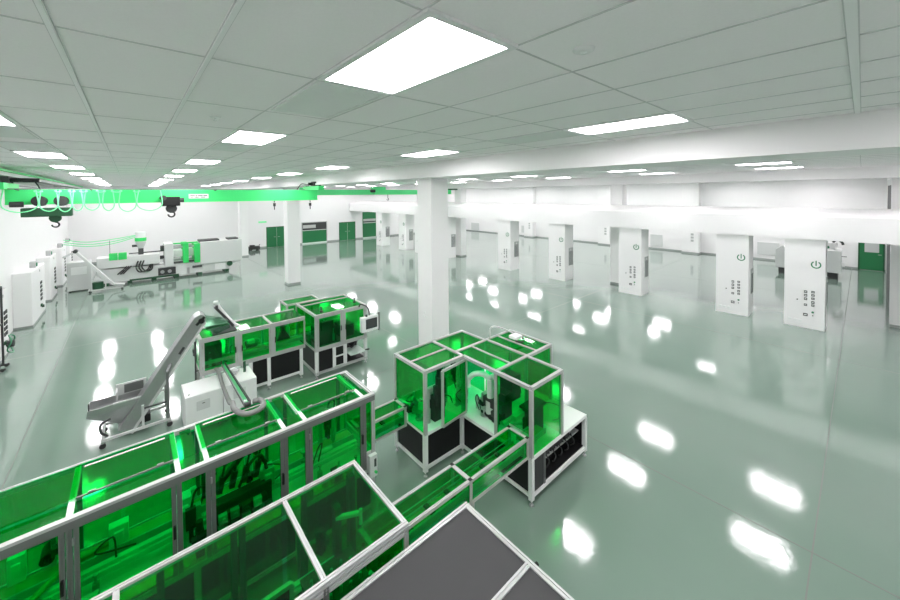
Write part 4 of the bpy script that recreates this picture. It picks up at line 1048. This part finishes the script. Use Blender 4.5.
for k, (za, zc, yy) in enumerate(((2.50, 2.75, 28.3), (2.36, 2.7, 28.4), (2.24, 2.62, 28.5))):
    tag(MB().tube(bez([(-2.95, 30.9, za), (-1.9, 30., za - .12), (-.8, 29.2, za + .02), (.24, yy, zc)], 10), .022, 8).build('material_hose', 'hose', loc=(-2.95, 30.9, za)),
        ['topmost pale green hose from left wall to moulding machine hopper', 'middle pale green hose from left wall to moulding machine hopper', 'lowest pale green hose from left wall to moulding machine hopper'][k], 'hose', 'pale green hoses above the moulding machine')
# small inclined conveyor at its foot
t = thing('parts_conveyor', 'white inclined parts conveyor leaning at the left end of the moulding machine', 'conveyor', (-1.3, 26.8, 0))
b = MB(); b.bar((-2.15, 26.8, 2.2), (-.75, 26.8, .3), .34, .10); b.bar((-2.15, 26.8, 2.2), (-2.6, 26.8, 1.95), .34, .08); b.bar((-.75, 26.8, .3), (-.3, 26.8, .22), .34, .08); bo = b.build('belt_body', 'lgrey', t)
MB().cyl((-2.15, 26.6, 2.22), (-2.15, 27., 2.22), .09, 14).build('drive_drum', 'mark', bo)
fr = MB(); fr.bar((-1.7, 26.6, .12), (-.35, 26.6, .12), .05, .05); fr.bar((-1.7, 27., .12), (-.35, 27., .12), .05, .05)
fr.bar((-1.7, 26.6, .12), (-1.7, 27., .12), .05, .05); fr.bar((-1.6, 26.6, .12), (-1.6, 26.6, 1.45), .05, .05); fr.bar((-1.05, 26.6, .12), (-1.05, 26.6, .7), .05, .05); fr.bar((-1.6, 27., .12), (-1.6, 27., 1.45), .05, .05)
fr.build('frame', 'lgrey', t)
for xx in (-1.65, -.4):
    for yy in (26.6, 27.): MB().cyl((xx, yy - .02, .05), (xx, yy + .02, .05), .05, 12).build('caster', 'rubber', t)
MB().cyl((-1.35, 26.8, .15), (-1.35, 26.8, .5), .22, 18).build('collecting_drum', 'dgreen', t)
t = thing('material_dryer', 'pale grey dryer cabinet behind the inclined parts conveyor', 'cabinet', (-2.1, 27.9, 0))
box(-2.55, -1.65, 27.5, 28.3, .05, 1.55).build('body', 'lgrey', t, bevel=.02)
for xx in (-2.45, -1.75):
    for yy in (27.6, 28.2): MB().cyl((xx, yy, 0), (xx, yy, .05), .04, 10).build('foot', 'rubber', t)
box(-2.4, -1.8, 27.485, 27.5, .9, 1.3).build('control_panel', 'vent', t)

# ---------------------------------------------------------------- machine in the right bay
t = thing('grey_moulding_machine', 'grey machine with dark hopper partly hidden behind the big right pillars', 'moulding machine', (30.6, 2.1, 0))
MB().prism([(.75, .35), (3.55, .35), (3.55, 1.45), (3.2, 1.72), (3.0, 1.5), (1.45, 1.5), (1.3, 1.62), (.75, 1.62)], 'x', 30.0, 31.4).build('cover', 'lgrey', t, bevel=.03)
MB().box(30.1, 31.3, .9, 3.4, 0, .35).build('machine_bed', 'mark', t)
b = MB(); b.cyl((30.4, 1.15, 1.62), (30.4, 1.15, 1.85), .14, 16); b.cyl((30.4, 1.15, 1.85), (30.4, 1.15, 2.05), .24, 16); b.build('material_hopper', 'lframe', t)
MB().cyl((30.4, 1.30, 1.7), (30.4, 1.48, 2.15), .14, 14).build('feed_hopper', 'logo', t)
MB().tube(bez([(30.4, 1.1, 2.05), (30.4, .95, 2.25), (30.4, .75, 2.1), (30.4, .7, 1.95)], 6), .06, 10).build('suction_hose', 'mark', t)
MB().tube([(30.3, .75, 1.3), (30.3, .55, 1.3)], .02, 6).build('lever', 'mark', t)
MB().box(30.1, 30.2, .62, .75, .75, 1.0).build('side_box', 'lframe', t)

# ---------------------------------------------------------------- overhead cranes
def ibeam_x(m, x0, x1, y, z0, z1, w=.26, tf=.03, tw=.03):
    m.box(x0, x1, y - w / 2, y + w / 2, z1 - tf, z1); m.box(x0, x1, y - w / 2, y + w / 2, z0, z0 + tf); m.box(x0, x1, y - tw / 2, y + tw / 2, z0 + tf, z1 - tf)
def boxbeam_x(m, x0, x1, y, z0, z1, w=.24):
    m.box(x0, x1, y - w / 2, y + w / 2, z0 + .03, z1); m.box(x0, x1, y - w / 2 - .04, y + w / 2 + .04, z0, z0 + .03)
t = thing('overhead_crane', 'bright green overhead travelling crane with festoon cables, left bay', 'crane', (1.9, 16.2, 5.5), None)
YC = 16.2
m = MB(); boxbeam_x(m, -2.66, 6.28, YC, 4.80, 5.24); gi = m.build('girder', 'crane', t)
np_ = box(1.60, 2.20, YC - .128, YC - .12, 4.93, 5.09).build('name_plate', 'lframe', gi)
for k, (a_, b_) in enumerate(((1.64, 1.78), (1.80, 1.86), (1.88, 2.02), (2.04, 2.16))): box(a_, b_, YC - .132, YC - .128, 5.01, 5.04).build('lettering', 'mark', np_)
for k, (a_, b_) in enumerate(((1.66, 1.72), (1.78, 1.90), (1.96, 2.10))): box(a_, b_, YC - .132, YC - .128, 4.96, 4.98).build('lettering', 'mark', np_)
for xx, s in ((-2.70, 1), (6.12, -1)):
    e = MB(); e.box(xx - .10, xx + .16, YC - .9, YC + .9, 5.24, 5.42); eo = e.build('end_truck', 'crane', t, bevel=.01)
    for yy in (YC - .7, YC + .7):
        MB().cyl((xx - .04, yy, 5.44), (xx + .08, yy, 5.44), .055, 18).build('wheel', 'mark', eo)
    MB().cyl((xx + .05, YC - .45, 5.50), (xx + s * .75 if s > 0 else xx - .35, YC - .45, 5.50), .06, 16).build('drive_motor', 'black', eo)
    MB().box(xx + s * .1 - .08, xx + s * .1 + .1, YC - .62, YC - .3, 5.42, 5.6).build('gearbox', 'mark', eo)
    MB().tube(bez([(xx + s * .35, YC - .45, 5.46), (xx + s * .6, YC - .4, 5.5), (xx + s * .68, YC - .3, 5.4), (xx + s * .72, YC - .1, 5.24)], 6), .018, 6).build('cable', 'rubber', eo)
# festoon track and cable loops
MB().bar((-2.6, YC - .52, 5.25), (5.6, YC - .52, 5.25), .03, .025).build('festoon_track', 'alud', t)
for xx in (-2.4, -.9, .8, 2.4): MB().bar((xx, YC - .53, 5.24), (xx, YC - .12, 5.22), .03, .02).build('track_bracket', 'mark', t)
rnd = random.Random(4)
xs = [-2.62, -2.02, -1.92, -1.62, -1.55, -1.34, -1.26, -1.10, -1.0, -.74, -.60, -.40, -.22, .12, .22, .78]
for i in range(len(xs) - 1):
    a_, b_ = xs[i], xs[i + 1]; dz = .62 if i % 2 == 0 else .16
    dz = .62 + .08 * rnd.random() if i % 2 == 0 else .07
    mid = (a_ + b_) / 2
    MB().tube(bez([(a_, YC - .53, 5.23), (a_ - .03, YC - .53, 5.23 - dz * .75), (mid, YC - .54, 5.23 - dz), (b_ + .03, YC - .53, 5.23 - dz * .75), (b_, YC - .53, 5.23)], 8), .017, 6).build('festoon_cable', 'hose', t)
def hoist(x, y, zbeam, hookz, s=1., big=True):
    h = MB(); h.box(x - .66 * s, x + .36 * s, y - .17, y + .17, zbeam - .42 * s, zbeam - .16 * s) if big else h.box(x - .22 * s, x + .2 * s, y - .17, y + .17, zbeam - .25 * s, zbeam + .02)
    o = h.build('hoist_body', 'dgreen' if big else 'black', t, bevel=.02)
    if big:
        for dx in (-.30, .14): MB().cyl((x + dx, y - .24, zbeam + .04), (x + dx, y + .24, zbeam + .04), .15 * s, 18).build('hoist_wheel', 'rubber', o)
        MB().cyl((x - .88, y, zbeam - .05), (x - .62, y, zbeam - .05), .08, 16).build('hoist_motor', 'mark', o)
    else:
        MB().cyl((x - .22, y - .2, zbeam - .02), (x - .22, y + .2, zbeam - .02), .09, 14).build('hoist_wheel', 'mark', o)
        MB().cyl((x + .2, y, zbeam - .1), (x + .36, y, zbeam - .1), .08, 14).build('hoist_motor', 'mark', o)
    MB().cyl((x, y, hookz + .2), (x, y, zbeam - .2 * s), .02, 8).build('hoist_rope', 'mark', o)
    k = MB(); k.cyl((x, y - .07, hookz + .17), (x, y + .07, hookz + .17), .13 * s, 18)
    ko = k.build('hook_block', 'dgreen' if big else 'mark', o)
    MB().tube([(x, y, hookz + .08)] + [(x + .075 * s * math.cos(q), y, hookz - .03 + .075 * s * math.sin(q)) for q in [math.pi / 2 - j * math.pi / 8 for j in range(13)]], .022 * s, 8).build('hook', 'mark', ko)
hoist(-1.68, YC - .22, 4.86, 4.22, 1.); hoist(1.08, YC - .32, 4.98, 4.42, 1.2, False)
for xx, zz in ((4.52, 4.62), (6.0, 4.60)):
    h = MB(); h.cyl((xx, YC, zz + .1), (xx, YC, 4.8), .018, 8); h.box(xx - .04, xx + .04, YC - .04, YC + .04, zz - .05, zz + .08) ; h.cyl((xx, YC, zz - .2), (xx, YC, zz - .05), .02, 8)
    h.build('pendant', 'mark', t)
# runway rails of the left bay
r = thing('crane_runway', 'dark green crane runway beam along the left wall under the ceiling', 'crane rail', (-2.65, 20., 5.6))
MB().box(-2.72, -2.56, 6., 37.9, 5.74, 5.80).build('rail', 'crane', r)
for yy in range(7, 38, 5): MB().box(-3.4, -2.72, yy, yy + .12, 5.62, 5.80).build('bracket', 'lgrey', r)
MB().box(-2.66, -2.62, 6., 37.9, 5.62, 5.74).build('rail_web', 'lgrey', r)
MB().box(-2.72, -2.56, 6., 37.9, 5.60, 5.62).build('rail_flange', 'dgreen', r)
MB().bar((-2.95, 6., 5.42), (-2.95, 37.9, 5.42), .05, .05).build('power_rail', 'alud', r)
r = thing('crane_runway', 'white crane runway rail under the long ceiling beam', 'crane rail', (6.16, 20., 5.5))
MB().box(6.10, 6.24, 6., 37.9, 5.50, 5.52).build('rail_flange', 'wall', r)
# crane of the middle bay
t = thing('overhead_crane', 'farther pale green crane girder right of the column pair', 'crane', (13., 22.2, 5.2), None)
YC = 22.2
m = MB(); boxbeam_x(m, 7.3, 19.6, YC, 5.02, 5.36, .22); m.build('girder', 'crane2', t)
for xx in (7.42, 19.5):
    e = MB(); e.box(xx - .1, xx + .16, YC - .8, YC + .8, 5.36, 5.462); eo = e.build('end_truck', 'dgreen' if xx > 10 else 'crane2', t)
    for yy in (YC - .6, YC + .6): MB().cyl((xx - .03, yy, 5.42), (xx + .09, yy, 5.42), .04, 12).build('wheel', 'mark', eo)
for yy in (YC - .6, YC + .6): MB().cyl((7.42, yy, 5.46), (7.42, yy, H), .02, 8).build('hanger_rod', 'lgrey', t)
h = MB(); h.box(12.5, 13.4, YC - .25, YC + .25, 5.05, 5.56); ho = h.build('hoist_body', 'crane2', t, bevel=.02)
MB().cyl((12.2, YC - .3, 5.28), (12.5, YC - .3, 5.28), .10, 14).build('hoist_motor', 'mark', ho)
MB().cyl((13.7, YC, 4.75), (13.7, YC, 5.02), .02, 8).build('hoist_rope', 'mark', ho)
MB().tube([(13.7 + .07 * math.cos(q), YC, 4.70 + .07 * math.sin(q)) for q in [math.pi / 2 - j * math.pi / 8 for j in range(13)]], .022, 8).build('hook', 'mark', ho)

# ---------------------------------------------------------------- camera, world, view
cam = bpy.data.cameras.new('camera'); co = bpy.data.objects.new('camera', cam); C.objects.link(co)
F = 363.47; CY = 201.99; yaw, pitch, roll = R(48.62), R(1.184), R(.452)
f = Vector((math.cos(yaw) * math.cos(pitch), math.sin(yaw) * math.cos(pitch), -math.sin(pitch)))
r = Vector((math.sin(yaw), -math.cos(yaw), 0)); d = f.cross(r)
r2 = r * math.cos(roll) + d * math.sin(roll); d2 = d * math.cos(roll) - r * math.sin(roll)
mw = Matrix(((r2.x, -d2.x, -f.x, 0), (r2.y, -d2.y, -f.y, 0), (r2.z, -d2.z, -f.z, 5), (0, 0, 0, 1)))
co.matrix_world = mw
cam.sensor_width = 36; cam.lens = F * 36 / 900; cam.shift_y = -(300 - CY) / 900; cam.clip_start = .05; cam.clip_end = 200
S.camera = co
wd = bpy.data.worlds.new('world'); S.world = wd; wd.use_nodes = True
wd.node_tree.nodes['Background'].inputs['Color'].default_value = (.8, .85, .82, 1); wd.node_tree.nodes['Background'].inputs['Strength'].default_value = .05
S.view_settings.view_transform = 'Standard'; S.view_settings.look = 'None'; S.view_settings.gamma = 1; S.view_settings.use_curve_mapping = False
S.view_settings.exposure = 0.14
S.cycles.transparent_max_bounces = 40
S.cycles.max_bounces = 12; S.cycles.diffuse_bounces = 6
